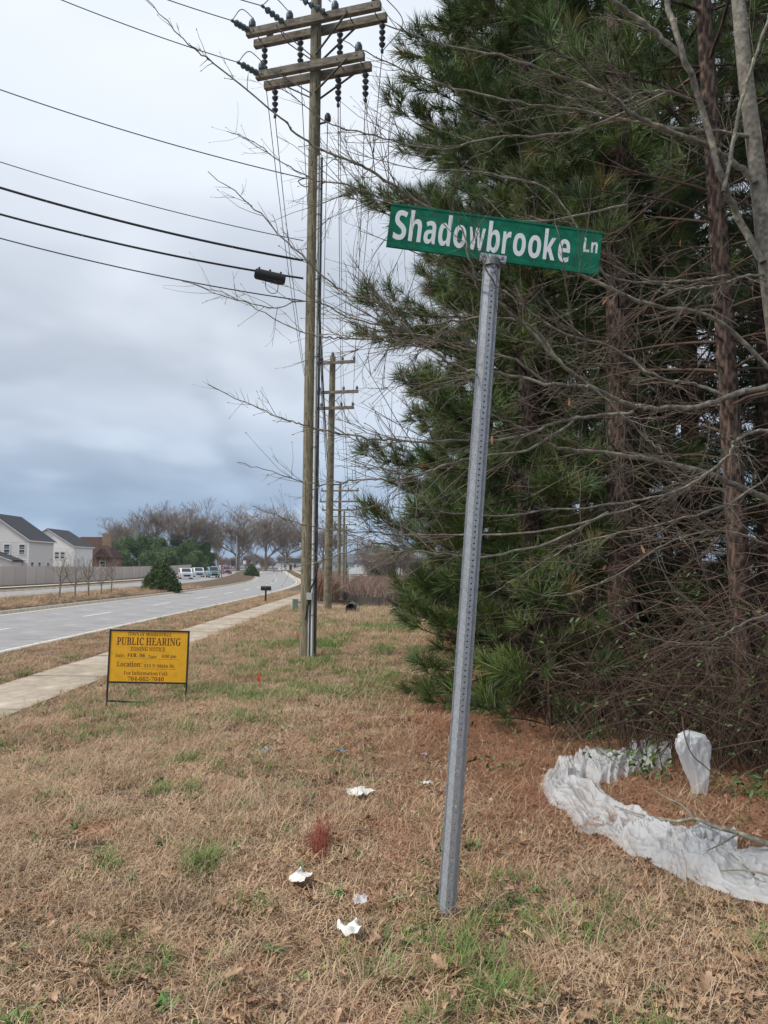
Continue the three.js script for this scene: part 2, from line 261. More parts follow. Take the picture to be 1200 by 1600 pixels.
{ // cross road far ahead and the gravel drive between field and basin
  struct('cross_road', gridGeo(40, 3, (a, b) => V(mix(-70, 190, a), 0.58 + 0.012 * b, -mix(232, 262, b)), q => [q.x, q.z]), MAT.asphalt, 'pale cross road below the far houses');
  const pts = [[-4.6, 38.6], [-2.5, 38.0], [-0.5, 36.6], [1.2, 35.0], [3.2, 33.6], [6, 32.6], [11, 32.0], [20, 31.6]];
  const cr = new THREE.CatmullRomCurve3(pts.map(([x, d]) => V(x, 0, -d)));
  struct('gravel_drive', gridGeo(6, 70, (a, b) => { const c = cr.getPoint(b), t = cr.getTangent(b), x = c.x + t.z * (a - 0.5) * 1.7, z = c.z - t.x * (a - 0.5) * 1.7; return V(x, ground(x, z) + 0.05, z); }, q => [q.x, q.z]), M({ color: lin(0.52, 0.42, 0.32), map: texConcrete, roughness: 1 }), 'pale narrow drive crossing the field behind the second pole');
}

// ---------------------------------------------------------------- street name sign on its leaning post
const font = await new FontLoader().loadAsync('fonts/droid/droid_sans_bold.typeface.json');
{
  const foot = onGround(698, 1437), topP = at(770, 408, -foot.z - 0.03), axis = V().subVectors(topP, foot).normalize(), L = foot.distanceTo(topP);
  const g = thing('street_sign', 'green street name sign on a leaning perforated steel post', 'street sign', foot);
  const post = new THREE.Group(); g.add(post); post.name = 'post';
  post.quaternion.setFromUnitVectors(V(0, 1, 0), axis); post.rotateY(0.12);
  // flanged channel, web towards the viewer
  for (const m of [-1, 1]) {
    const prof = [[0.040, -0.012], [0.032, -0.012], [0.0142, 0.0218], [0.0128, 0.0180], [0.029, -0.016], [0.040, -0.016]], sh = new THREE.Shape(prof.map(([x, y]) => new THREE.Vector2(m * x, -y)));
    const side = new THREE.ExtrudeGeometry(sh, { depth: L + 0.12, bevelEnabled: false, steps: 1 }); side.rotateX(-Math.PI / 2); side.translate(0, -0.1, 0); mesh('channel_side', side, MAT.galv, post);
  }
  const web = new THREE.Shape([[-0.014, -0.1], [0.014, -0.1], [0.014, L + 0.02], [-0.014, L + 0.02]].map(([x, y]) => new THREE.Vector2(x, y)));
  for (let y = 0.03; y < L - 0.07; y += 0.0254) { const hp = new THREE.Path(); hp.absellipse(0, y, 0.0044, 0.0044, 0, Math.PI * 2, true); web.holes.push(hp); }
  const wg = new THREE.ExtrudeGeometry(web, { depth: 0.0038, bevelEnabled: false, curveSegments: 5 }); wg.translate(0, 0, 0.0182); mesh('perforated_web', wg, MAT.galv, post);
  for (const y of [L - 0.03, L - 0.055]) { const b = new THREE.CylinderGeometry(0.0085, 0.0095, 0.008, 6); b.rotateX(Math.PI / 2); b.translate(0, y, 0.026); mesh('bolt', b, MAT.galv, post); }
  // sign blade
  const dS = -foot.z - 0.005, c0 = at(605, 389, dS), c1 = at(938, 430, dS), c2 = at(941, 359, dS), c3 = at(610, 318, dS);
  const ctr = c0.clone().add(c1).add(c2).add(c3).multiplyScalar(0.25), ex = V().subVectors(c1, c0).normalize(), SW = (c0.distanceTo(c1) + c3.distanceTo(c2)) / 2, SH = (c0.distanceTo(c3) + c1.distanceTo(c2)) / 2;
  const blade = new THREE.Group(); blade.name = 'blade'; g.add(blade);
  blade.position.copy(ctr).sub(foot); blade.quaternion.setFromUnitVectors(V(1, 0, 0), ex); blade.rotateY(0.03); blade.rotateX(-0.05);
  const h = SH / 2, bp = [[h, 0.0015], [h - 0.002, 0.0042], [h - 0.011, 0.0045], [h - 0.0135, 0.0018], [-h + 0.0235, 0.0018], [-h + 0.021, 0.0042], [-h + 0.003, 0.0050], [-h, 0.002]];
  const bs = new THREE.Shape([...bp.map(([y, z]) => new THREE.Vector2(z, y)), ...bp.slice().reverse().map(([y, z]) => new THREE.Vector2(-z, y))]);
  const bg = new THREE.ExtrudeGeometry(bs, { depth: SW, bevelEnabled: false }); bg.rotateY(Math.PI / 2); bg.translate(-SW / 2, 0, 0);
  mesh('panel', bg, MAT.signGreen, blade);
  function text(str, x0, x1, y0, capH, z, stretch) { // letters as thin cut sheeting, fitted between x0 and x1
    const shapes = font.generateShapes(str, 1), geo = new THREE.ExtrudeGeometry(shapes, { depth: 0.0006, bevelEnabled: false, curveSegments: 6 }); geo.computeBoundingBox(); const b = geo.boundingBox;
    const cap = font.generateShapes('H', 1), cg = new THREE.ShapeGeometry(cap); cg.computeBoundingBox();
    geo.translate(-b.min.x, 0, 0); geo.scale((x1 - x0) / (b.max.x - b.min.x), capH / cg.boundingBox.max.y, 1); geo.translate(x0, y0, z); return geo;
  }
  // narrow highway lettering: each letter is set by itself so that the strokes stay even
  const word = 'Shadowbrooke', adv = { S: 1.0, h: 0.98, a: 0.93, d: 0.98, o: 1.0, w: 1.22, b: 0.98, r: 0.70, k: 0.95, e: 0.95 }, x0 = -SW / 2 + 0.018 * SW, x1 = -SW / 2 + 0.862 * SW, tot = [...word].reduce((s, c) => s + adv[c], 0);
  let x = x0; const unit = (x1 - x0) / tot, parts = [];
  for (const c of word) { const wd = adv[c] * unit, pad = unit * 0.09; parts.push(text(c, x + pad, x + wd - pad, -h + 0.20 * SH, 0.655 * SH, 0.0019)); x += wd; }
  mesh('lettering', mergeGeometries(parts), MAT.signWhite, blade);
  mesh('suffix_lettering', mergeGeometries([text('L', -SW / 2 + 0.917 * SW, -SW / 2 + 0.946 * SW, -h + 0.49 * SH, 0.315 * SH, 0.0019), text('n', -SW / 2 + 0.953 * SW, -SW / 2 + 0.984 * SW, -h + 0.49 * SH, 0.315 * SH, 0.0019)]), MAT.signWhite, blade);
  // bracket that clamps the blade to the post
  const br = new THREE.Group(); br.name = 'bracket'; g.add(br); br.position.copy(topP).sub(foot).addScaledVector(axis, 0.012); br.quaternion.copy(blade.quaternion);
  for (const s of [-1, 1]) { const cb = new MB(); cb.box(-0.060, 0.060, -0.016, 0.016, s * 0.008 - 0.0025, s * 0.008 + 0.0025); const m = mesh('clamp_plate', cb.geo(), MAT.galv, br); }
  { const c = new THREE.CylinderGeometry(0.034, 0.036, 0.034, 20, 1); c.translate(0, -0.022, 0); mesh('clamp_cap', c, MAT.galvDark, br); }
  for (const s of [-1, 1]) { const b = new THREE.CylinderGeometry(0.0065, 0.0065, 0.006, 8); b.rotateX(Math.PI / 2); b.translate(s * 0.042, 0.001, 0.0125); mesh('bolt', b, MAT.galvDark, br); }
}

// ---------------------------------------------------------------- yellow public hearing notice
{
  const a = onGround(166, 1107), b = at(290, 1109, -a.z), mid = a.clone().add(b).multiplyScalar(0.5); mid.y = Math.min(a.y, b.y) + 0.015;
  const g = thing('notice_sign', 'yellow public hearing notice board in a black steel frame on the grass', 'notice sign', mid, Math.atan2(-(b.z - a.z), b.x - a.x) + 0.02);
  const w = a.distanceTo(b) * 0.99, hh = w * 0.985, bh = w * 0.665, t = 0.021; g.rotation.z = -0.012; g.rotation.x = -0.03;
  const beam = (n, p, q) => mesh(n, new MB().beam(p, q, t, t * 0.8, V(0, 0, 1)).geo(), MAT.black, g);
  beam('frame_post', V(-w / 2, -0.02, 0), V(-w / 2, hh, 0)); beam('frame_post', V(w / 2, -0.06, 0), V(w / 2, hh, 0));
  beam('frame_rail', V(-w / 2 + t / 2, hh - t / 2, 0.001), V(w / 2 - t / 2, hh - t / 2, 0.001)); beam('frame_rail', V(-w / 2 + t / 2, hh - bh, 0.001), V(w / 2 - t / 2, hh - bh, 0.001));
  mesh('bottom_rail', new MB().beam(V(-w / 2 + t / 2, 0.085, 0.001), V(0, 0.07, 0.003), t, t, V(0, 0, 1)).beam(V(0, 0.07, 0.003), V(w / 2 - t / 2, 0.08, 0.001), t, t, V(0, 0, 1)).geo(), MAT.black, g);
  for (const s of [-0.42, 0.4]) mesh('foot', new MB().beam(V(s * w, 0.022, 0.0), V(s * w + (s < 0 ? -0.03 : 0.05), -0.03, 0.18), t * 0.8, t * 0.8).geo(), MAT.black, g);
  // print
  const cv = document.createElement('canvas'); cv.width = 1206; cv.height = 788; const x = cv.getContext('2d'), Z = 1206 / 805;
  x.fillStyle = '#ecb01a'; x.fillRect(0, 0, 1206, 788);
  const R = rng(77); for (let k = 0; k < 260; k++) { x.fillStyle = `rgba(${R() < 0.5 ? '150,105,10' : '245,200,70'},${0.03 + R() * 0.05})`; x.beginPath(); x.arc(R() * 1206, R() * 788, 6 + R() * 60, 0, 7); x.fill(); }
  function line(str, fam, wt, l, r, top, bot, col) { const hpx = (bot - top) * Z; x.font = `${wt} ${Math.round(hpx / 0.70)}px ${fam}`; x.fillStyle = col; const m = x.measureText(str).width; x.save(); x.translate((l - 200) * Z, (bot - 180) * Z); x.scale((r - l) * Z / m, 1); x.fillText(str, 0, 0); x.restore(); }
  const br = '#4a0f08';
  line('TOWN OF MOORESVILLE', 'serif', 'bold', 374, 834, 197, 233, br); line('PUBLIC HEARING', 'serif', 'bold', 262, 936, 254, 330, br); line('ZONING NOTICE', 'serif', 'bold', 410, 778, 350, 390, br);
  line('Date:', 'serif', 'bold', 256, 352, 424, 458, '#5a2208'); line('FEB. 06', 'sans-serif', 'bold', 380, 566, 418, 453, '#2c1a14'); line('Time:', 'serif', 'bold', 598, 694, 432, 465, '#5a2208'); line('6:00 pm', 'serif', 'bold', 742, 896, 423, 456, '#4f1d0a');
  line('Location:', 'serif', 'bold', 276, 538, 504, 553, br); line('413 N Main St.', 'serif', 'bold', 556, 886, 524, 556, '#4a1a0a'); line('For Information Call:', 'serif', 'bold', 352, 818, 602, 637, '#5a2208'); line('704-662-7040', 'serif', 'bold', 392, 776, 655, 697, '#4a150a');
  x.fillStyle = '#7a4a10'; for (const [l, r, y, k] of [[354, 595, 467, 3], [698, 928, 472, 4], [538, 898, 571, 5]]) x.fillRect((l - 200) * Z, (y - 180) * Z, (r - l) * Z, k);
  const tx = new THREE.CanvasTexture(cv); tx.colorSpace = THREE.SRGBColorSpace;
  const pb = new THREE.BoxGeometry(w - t, bh - t, 0.006); pb.translate(0, hh - bh / 2, 0);
  const yl = M({ color: lin(0.74, 0.42, 0.015), roughness: 0.5 }), front = M({ map: tx, roughness: 0.5 });
  const bd = mesh('board', pb, [yl, yl, yl, yl, front, yl], g);
}

// ---------------------------------------------------------------- utility poles and lines
function pinInsulator(s = 1) { const p = [[0, 0], [0.03, 0], [0.03, 0.03], [0.075, 0.045], [0.06, 0.07], [0.075, 0.08], [0.06, 0.105], [0.075, 0.115], [0.06, 0.14], [0.07, 0.15], [0.05, 0.18], [0.045, 0.2], [0.025, 0.215], [0, 0.22]]; return new THREE.LatheGeometry(p.map(([a, b]) => new THREE.Vector2(a * s, b * s)), 14); }
function stringInsulator(n = 4) { const p = [[0, 0], [0.02, 0]]; for (let k = 0; k < n; k++) { const y = 0.05 + k * 0.12; p.push([0.02, y], [0.062, y + 0.015], [0.066, y + 0.04], [0.04, y + 0.085], [0.02, y + 0.1]); } const L = 0.05 + n * 0.12; p.push([0.015, L], [0.03, L + 0.02], [0.03, L + 0.08], [0, L + 0.09]); return new THREE.LatheGeometry(p.map(([a, b]) => new THREE.Vector2(a, -b)), 12); }
const catenary = (a, b, sag, n = 30) => { const r = []; for (let k = 0; k <= n; k++) { const t = k / n, p = a.clone().lerp(b, t); p.y -= sag * 4 * t * (1 - t); r.push(p); } return r; };
function wireThing(name, pts, r, mat, label, group) { return single(name, new MB().tube(pts, r, r, 6).geo(), mat, label, 'power line', group); }
const poleBase = onGround(479.5, 1028), D1 = -poleBase.z;
const hang = [];
{
  const top = at(495.5, -70, D1), g = thing('utility_pole', 'tall weathered wooden utility pole with double crossarms and grey conduit', 'utility pole', poleBase);
  const loc = p => p.clone().sub(poleBase);
  const ax = loc(top), pts = []; for (let k = -1; k <= 16; k++) pts.push(ax.clone().multiplyScalar(k / 16));
  mesh('pole_shaft', new MB().tube(pts, t => mix(0.143, 0.105, t), 0, 20, true).geo(), MAT.pole, g);
  const onPole = py => { // point on the axis at image height py
    let lo = 0, hi = 1; for (let k = 0; k < 40; k++) { const m = (lo + hi) / 2, p = poleBase.clone().addScaledVector(ax, m), q = p.clone().project(camera); ((1 - q.y) * 800 > py) ? lo = m : hi = m; } return poleBase.clone().addScaledVector(ax, lo); };
  camera.aspect = 0.75; camera.updateProjectionMatrix();
  const yaw = V(0.955, 0, 0.297), nrm = V(-0.297, 0, 0.955);
  function arm(py, lpx, rpx, side) { // crossarm whose ends lie at those image columns; side +1 in front of the pole
    const c = onPole(py).addScaledVector(nrm, side * 0.175); const find = px => { let lo = -3, hi = 3; for (let k = 0; k < 40; k++) { const m = (lo + hi) / 2, q = c.clone().addScaledVector(yaw, m).project(camera); (q.x * 600 + 600 < px) ? lo = m : hi = m; } return lo; };
    const l = find(lpx), r = find(rpx), a = c.clone().addScaledVector(yaw, l), b = c.clone().addScaledVector(yaw, r); mesh('crossarm', new MB().beam(loc(a), loc(b), 0.115, 0.15).geo(), MAT.arm, g); return { a, b, c };
  }
  const U1 = arm(40, 386, 595, 1), U2 = arm(40, 398, 604, -1), L1 = arm(111, 401, 569, 1), L2 = arm(111, 414, 580, -1);
  for (const [A, side, low] of [[U1, 1, 92], [U2, -1, 92], [L1, 1, 150], [L2, -1, 150]]) for (const s of [-0.75, 0.75]) { const p = A.c.clone().addScaledVector(yaw, s).addScaledVector(nrm, side * 0.062).add(V(0, -0.04, 0)), q = onPole(low).addScaledVector(nrm, side * 0.118).addScaledVector(yaw, s * 0.06); mesh('brace', new MB().beam(loc(p), loc(q), 0.012, 0.05, nrm).geo(), MAT.brace, g); }
  for (const [A, B] of [[U1, U2], [L1, L2]]) for (const t of [0.06, 0.24, 0.76, 0.94]) { const p = A.a.clone().lerp(A.b, t).addScaledVector(nrm, 0.08), q = B.a.clone().lerp(B.b, t).addScaledVector(nrm, -0.08); mesh('spacer_bolt', new MB().tube([loc(p), loc(q)], 0.011, 0.011, 6, true).geo(), MAT.brace, g); }
  const pins = [[U1, 0.04], [U1, 0.33], [U1, 0.67], [U1, 0.96], [L1, 0.05], [L1, 0.95], [U2, 0.12]];
  for (const [A, t] of pins) { const m = mesh('pin_insulator', pinInsulator(), MAT.porcelain, g); m.position.copy(loc(A.a.clone().lerp(A.b, t))).add(V(0, 0.075, 0)); }
  for (const [A, t] of [[U2, 0.08], [U2, 0.36], [U2, 0.97], [U2, 0.66], [L2, 0.10], [L2, 0.95], [L2, 0.70]]) { const p = A.a.clone().lerp(A.b, t).add(V(0, -0.07, 0)), m = mesh('string_insulator', stringInsulator(4), MAT.polymer, g); m.position.copy(loc(p)); m.rotation.x = 0.10; hang.push(p.add(V(0, -0.58, -0.06))); }
  // dead-end strings that reach out to the left, towards the spans over the road
  g.userData.dead = [];
  const deads = [[U1, 0.03, 352, 26], [U1, 0.30, 408, 8], [L1, 0.03, 362, 92], [U1, 0.62, 470, -2]];
  const outs = [];
  for (const [A, t, px, py] of deads) { const p = A.a.clone().lerp(A.b, t).addScaledVector(nrm, 0.07), e = at(px, py, D1 - 0.55), dir = e.clone().sub(p).normalize(), m = mesh('strain_insulator', stringInsulator(4), MAT.porcelain, g); m.position.copy(loc(p)); m.quaternion.setFromUnitVectors(V(0, -1, 0), dir); const end = p.clone().addScaledVector(dir, 0.6); outs.push(end);
    const pin = A.a.clone().lerp(A.b, t + 0.02).add(V(0, 0.29, 0)), md = end.clone().lerp(pin, 0.45).add(V(0, 0.22, 0)); mesh('jumper_wire', new MB().tube(new THREE.CatmullRomCurve3([loc(end), loc(md), loc(pin)]).getPoints(12), 0.009, 0.009, 5).geo(), MAT.wire, g); }
  delete g.userData.dead;
  { const p = U2.b.clone(), m = p.clone().add(V(0.32, -0.25, 0.2)), q = hang[2].clone(); mesh('jumper_wire', new MB().tube(new THREE.CatmullRomCurve3([loc(U1.b.clone().add(V(0, 0.25, 0))), loc(m), loc(q)]).getPoints(16), 0.009, 0.009, 5).geo(), MAT.wire, g); }
  // conduit riser, thin ground riser with its box, black drop cable
  const rx = V(0.985, 0, 0.17), cond = []; for (const py of [1040, 800, 600, 420, 250]) cond.push(loc(onPole(py).addScaledVector(V(0.62, 0, 0.78), 0.142 + 0.03)));
  cond[0].y = -0.1;
  const cp = new THREE.CatmullRomCurve3(cond).getPoints(20);
  mesh('conduit', new MB().tube(cp, 0.030, 0.030, 12, true).geo(), MAT.pvc, g);
  mesh('riser_guard', new MB().tube(cp.map(p => p.clone().add(V(0.056, 0, -0.03))), 0.022, 0.022, 8, true).geo(), MAT.galvDark, g);
  for (const py of [960, 905, 850, 700, 560, 440, 340, 300]) { const p = onPole(py).addScaledVector(V(0.62, 0, 0.78), 0.172), m = new THREE.TorusGeometry(0.043, 0.007, 6, 14); m.rotateX(Math.PI / 2); const s = mesh('conduit_strap', m, MAT.galvDark, g); s.position.copy(loc(p)); }
  const th = []; for (const py of [1036, 990, 945]) th.push(loc(onPole(py).addScaledVector(V(0.25, 0, 0.97), 0.155))); th[0].y = -0.1;
  mesh('thin_conduit', new MB().tube(th, 0.012, 0.012, 8).geo(), MAT.pvc, g);
  { const p = loc(onPole(931).addScaledVector(V(0.25, 0, 0.97), 0.18)), bx = new THREE.BoxGeometry(0.10, 0.13, 0.09); const m = mesh('junction_box', bx, MAT.pvc, g); m.position.copy(p); }
  { const q = [[497, 880, 0.22], [492, 905, 0.2], [485, 922, 0.19], [481, 945, 0.17], [477, 968, 0.16]].map(([px, py, o]) => loc(at(px, py, D1 - o))); mesh('drop_cable', new MB().tube(new THREE.CatmullRomCurve3(q).getPoints(16), 0.017, 0.013, 7).geo(), MAT.cable, g); }
  { const q = [[484, 330, 0.2], [489, 345, 0.2], [494, 352, 0.2]]; }
  { const bk = at(512, 190, D1), pp = onPole(196); mesh('side_bracket', new MB().beam(loc(pp), loc(bk), 0.03, 0.03).geo(), MAT.brace, g); const m = mesh('pin_insulator', pinInsulator(0.9), MAT.polymer, g); m.position.copy(loc(bk)).add(V(0, -0.02, 0)); hang.push(bk.clone().add(V(0, 0.05, 0))); }
  for (const [px, py] of [[500, 547], [496, 300], [466, 283]]) { const p = at(px, py, D1), pp = onPole(py), mid = p.clone().lerp(pp, 0.5).add(V(0, -0.12, 0)); mesh('cable_loop', new MB().tube(new THREE.CatmullRomCurve3([loc(pp), loc(mid), loc(p), loc(p.clone().lerp(pp, 0.5).add(V(0, 0.06, 0))), loc(pp)]).getPoints(16), 0.011, 0.011, 5).geo(), MAT.cable, g); }
  // spans over the road, out of the frame on the left
  const span = (px0, py0, px1, py1, d1, r, label, mat = MAT.wire, start) => wireThing('power_line', catenary(start || at(px0, py0, D1 - 0.1), at(px1, py1, d1), 0.22, 40), r, mat, label, 'lines spanning the road to the left');
  const ex = (x, x0, y0, x1, y1) => y0 + (y1 - y0) / (x1 - x0) * (x - x0);
  span(0, 0, -300, ex(-300, 352, 92, 130, -2), D1 - 2.5, 0.010, 'thin wire from the lower left insulator up to the top edge', MAT.wire, outs[2]);
  span(0, 0, -300, ex(-300, 352, 26, 285, -2), D1 - 2.5, 0.010, 'thin wire from the upper left insulator to the top edge', MAT.wire, outs[0]);
  span(0, 0, -100, ex(-100, 408, 8, 375, -6), D1 - 2.5, 0.010, 'thin wire from the second upper insulator to the top edge', MAT.wire, outs[1]);
  span(0, 0, 100, -170, D1 - 2.5, 0.010, 'thin wire from the insulator nearest the pole top', MAT.wire, outs[3]);
  span(477, 279, -300, 25, D1 - 2, 0.011, 'uppermost of the five lines crossing the left sky'); span(474, 376, -300, 147, D1 - 2, 0.009, 'second line from the top crossing the left sky');
  span(474, 407, -300, 193, D1 - 2, 0.024, 'thick black cable above the splice case', MAT.cable); span(474, 435, -300, 243, D1 - 2, 0.021, 'thick black cable that carries the splice case', MAT.cable); span(474, 470, -300, 282, D1 - 2, 0.012, 'lowest thin line crossing the left sky below the splice case');
  // splice case on the cable
  const A = at(398, 419, D1 - 0.25), B = at(446, 430, D1 - 0.15), sp = thing('splice_case', 'black cable splice case hanging from a thick cable left of the pole', 'splice case', A.clone().lerp(B, 0.5));
  const c0 = A.clone().sub(sp.position), c1 = B.clone().sub(sp.position), dn = V(0, -0.10, 0);
  mesh('case_body', new MB().tube([0, 0.06, 0.12, 0.5, 0.88, 0.94, 1].map(t => c0.clone().lerp(c1, t).add(dn)), t => 0.075 + 0.03 * (t > 0.1 && t < 0.9), 0, 12, true).geo(), MAT.cable, sp);
  mesh('case_cover', new MB().tube([c0.clone().lerp(c1, 0.2).add(V(0, -0.17, 0.03)), c0.clone().lerp(c1, 0.85).add(V(0, -0.18, 0.03))], 0.05, 0.05, 10, true).geo(), MAT.cable, sp);
  for (const t of [0.15, 0.5, 0.85]) mesh('hanger', new MB().tube([c0.clone().lerp(c1, t).add(V(0, 0.04, 0)), c0.clone().lerp(c1, t).add(V(0, -0.03, 0))], 0.02, 0.02, 6, true).geo(), MAT.cable, sp);
  { const q = [[0.35, -0.2], [0.38, -0.34], [0.55, -0.42], [0.72, -0.38], [0.78, -0.2]].map(([t, y]) => c0.clone().lerp(c1, t).add(V(0, y, 0))); mesh('cable_loop', new MB().tube(new THREE.CatmullRomCurve3(q).getPoints(20), 0.007, 0.007, 5).geo(), MAT.cable, sp); }
}
// the poles that follow down the line
const farPoles = [];
function linePole(px, pyBase, d, topPy, arms, r, label) {
  const b = at(px[1], pyBase, d), top = at(px[0], topPy, d); b.y = ground(b.x, b.z); const g = thing('utility_pole', label, 'utility pole', b, 0, 'poles receding along the field'), loc = p => p.clone().sub(b);
  mesh('pole_shaft', new MB().tube([loc(b).add(V(0, -0.2, 0)), loc(b.clone().lerp(top, 0.5)), loc(top)], r, r * 0.68, 14, true).geo(), MAT.pole, g); const ends = [];
  for (const [py, half] of arms) { const t = (pyBase - py) / (pyBase - topPy), c = b.clone().lerp(top, t).add(V(0, 0, r + 0.06)), a1 = c.clone().add(V(-half, 0, -half * 0.2)), a2 = c.clone().add(V(half, 0, half * 0.2)); mesh('crossarm', new MB().beam(loc(a1), loc(a2), 0.1, 0.13).geo(), MAT.arm, g);
    for (const s of [-0.5, 0.5]) mesh('brace', new MB().beam(loc(c.clone().add(V(s * half, -0.03, s * half * 0.2 + 0.05))), loc(c.clone().add(V(0, -0.55, 0.02))), 0.02, 0.04, V(0, 0, 1)).geo(), MAT.brace, g);
    for (const s of [-0.95, -0.45, 0.45, 0.95]) { const q = c.clone().add(V(s * half, 0.065, s * half * 0.2)); const m = mesh('pin_insulator', pinInsulator(0.85), MAT.porcelain, g); m.position.copy(loc(q)); ends.push(q.add(V(0, 0.19, 0))); } }
  { const m = mesh('pin_insulator', pinInsulator(1), MAT.porcelain, g); m.position.copy(loc(top)); }
  farPoles.push({ ends, b, top }); return g;
}
const D2 = -onGround(512, 953).z;
linePole([520, 511.5], 953, D2, 557, [[569, 1.02], [616, 1.18], [641, 1.0]], 0.19, 'second wooden pole in the line, behind the tall conduit pole');
linePole([531.5, 528.5], 938, 62, 757, [[768, 1.5], [786, 1.6], [800, 1.4]], 0.17, 'third wooden pole in the line, at the silt fence');
linePole([538, 536], 926, 96, 800, [[808, 1.5], [822, 1.5]], 0.17, 'fourth wooden pole in the line, before the white rail fence');
linePole([541, 540], 918, 128, 822, [[828, 1.5], [838, 1.5]], 0.17, 'fifth and farthest wooden pole in the line');
linePole([558.5, 559.5], 896, 215, 846, [[851, 1.6], [858, 1.6]], 0.16, 'small lone pole right of the line near the white shed');
{ // conductors from pole to pole
  const e2 = farPoles[0].ends, pairs = [[0, 4], [1, 5], [2, 3], [3, 2], [4, 8], [5, 11], [6, 10], [7, 9]];
  for (const [h, e] of pairs) wireThing('conductor', catenary(hang[h], e2[e], 0.55, 30), 0.009, MAT.wire, 'thin conductor strung from the tall pole down to the second pole', 'conductors along the pole line');
  for (let k = 0; k < 12; k += 2) wireThing('conductor', catenary(e2[k], farPoles[1].ends[k], 0.5, 20), 0.009, MAT.wire, 'thin conductor strung from the second pole to the third', 'conductors past the second pole');
  for (let k = 0; k < 8; k += 3) wireThing('conductor', catenary(farPoles[1].ends[k], farPoles[2].ends[k], 0.5, 16), 0.009, MAT.wire, 'thin conductor strung from the third pole to the fourth', 'conductors past the third pole');
  const c = [[497, 415, 0.02], [498, 440, 0.03], [497, 470, 0.02]];
  c.forEach(([px, py, r], k) => { const b = farPoles[0].b.clone().lerp(farPoles[0].top, 0.62 - k * 0.05).add(V(-0.1, 0, 0.2)); wireThing('cable_line', catenary(at(px, py, D1 - 0.05), b, 0.5, 30), r * 0.6, MAT.cable, ['upper', 'middle', 'lower'][k] + ' black telephone cable between the first two poles', 'telephone cables along the pole line'); });
}

// ---------------------------------------------------------------- grass, straw and leaves
function bladeClump(seed, n, rad, l0, l1, w, lie, seg = 3) { // a tuft of bent blades
  const R = rng(seed), b = new MB();
  for (let k = 0; k < n; k++) {
    const a = R() * 6.283, q = Math.sqrt(R()) * rad, L = mix(l0, l1, R()), out = R() * 6.283, le = clamp(lie + (R() - 0.5) * 0.7, 0.02, 0.98); let p = V(Math.cos(a) * q, 0, Math.sin(a) * q), th = (1 - le) * 1.45, dir = out;
    const side = V(-Math.sin(out), 0, Math.cos(out)), ws = w * (0.7 + R() * 0.6), pts = [[p.clone(), ws]]; p.y = lie > 0.6 ? R() * 0.028 : 0; pts[0][0].y = p.y - 0.004;
    for (let s = 1; s <= seg; s++) { p = p.clone().add(V(Math.cos(dir) * Math.cos(th), Math.sin(th), Math.sin(dir) * Math.cos(th)).multiplyScalar(L / seg)); if (p.y < 0.003) p.y = 0.003 + R() * 0.008; th -= (0.25 + R() * 0.6) * (lie > 0.5 ? 1 : 0.55); dir += (R() - 0.5) * 0.9; pts.push([p, ws * (1 - s / seg) + 0.0004]); }
    for (let s = 0; s < seg; s++) { const [A, wa] = pts[s], [B, wb] = pts[s + 1], q0 = A.clone().addScaledVector(side, -wa / 2), q1 = A.clone().addScaledVector(side, wa / 2), q2 = B.clone().addScaledVector(side, wb / 2), q3 = B.clone().addScaledVector(side, -wb / 2); if (s === seg - 1) b.tri(q0, q1, B); else b.quad(q0, q1, q2, q3); }
  }
  return b.geo();
}
class Scatter { // collects placements for one instanced object
  constructor() { this.m = []; this.c = []; }
  add(p, s, turn, c, tilt = 0, tdir = 0) { const q = new THREE.Quaternion().setFromEuler(new THREE.Euler(Math.cos(tdir) * tilt, turn, Math.sin(tdir) * tilt, 'XYZ')); this.m.push(new THREE.Matrix4().compose(p, q, typeof s === 'number' ? V(s, s, s) : s)); this.c.push(c); }
  addDir(p, dir, s, roll, c) { const q = new THREE.Quaternion().setFromUnitVectors(V(0, 1, 0), dir).multiply(new THREE.Quaternion().setFromAxisAngle(V(0, 1, 0), roll)); this.m.push(new THREE.Matrix4().compose(p, q, V(s, s, s))); this.c.push(c); }
  build(name, geo, mat, parent) { const o = new THREE.InstancedMesh(geo, mat, this.m.length); o.name = name; const col = new THREE.Color(); this.m.forEach((m, k) => { o.setMatrixAt(k, m); o.setColorAt(k, col.setRGB(...this.c[k])); }); o.castShadow = o.receiveShadow = true; o.userData.kind = 'stuff'; (parent || scene).add(o); return o; }
}
const jitter = (R, c, k) => { const f = 1 + (R() - 0.5) * k; return [c[0] * f * (1 + (R() - 0.5) * 0.12), c[1] * f, c[2] * f * (1 + (R() - 0.5) * 0.15)]; };
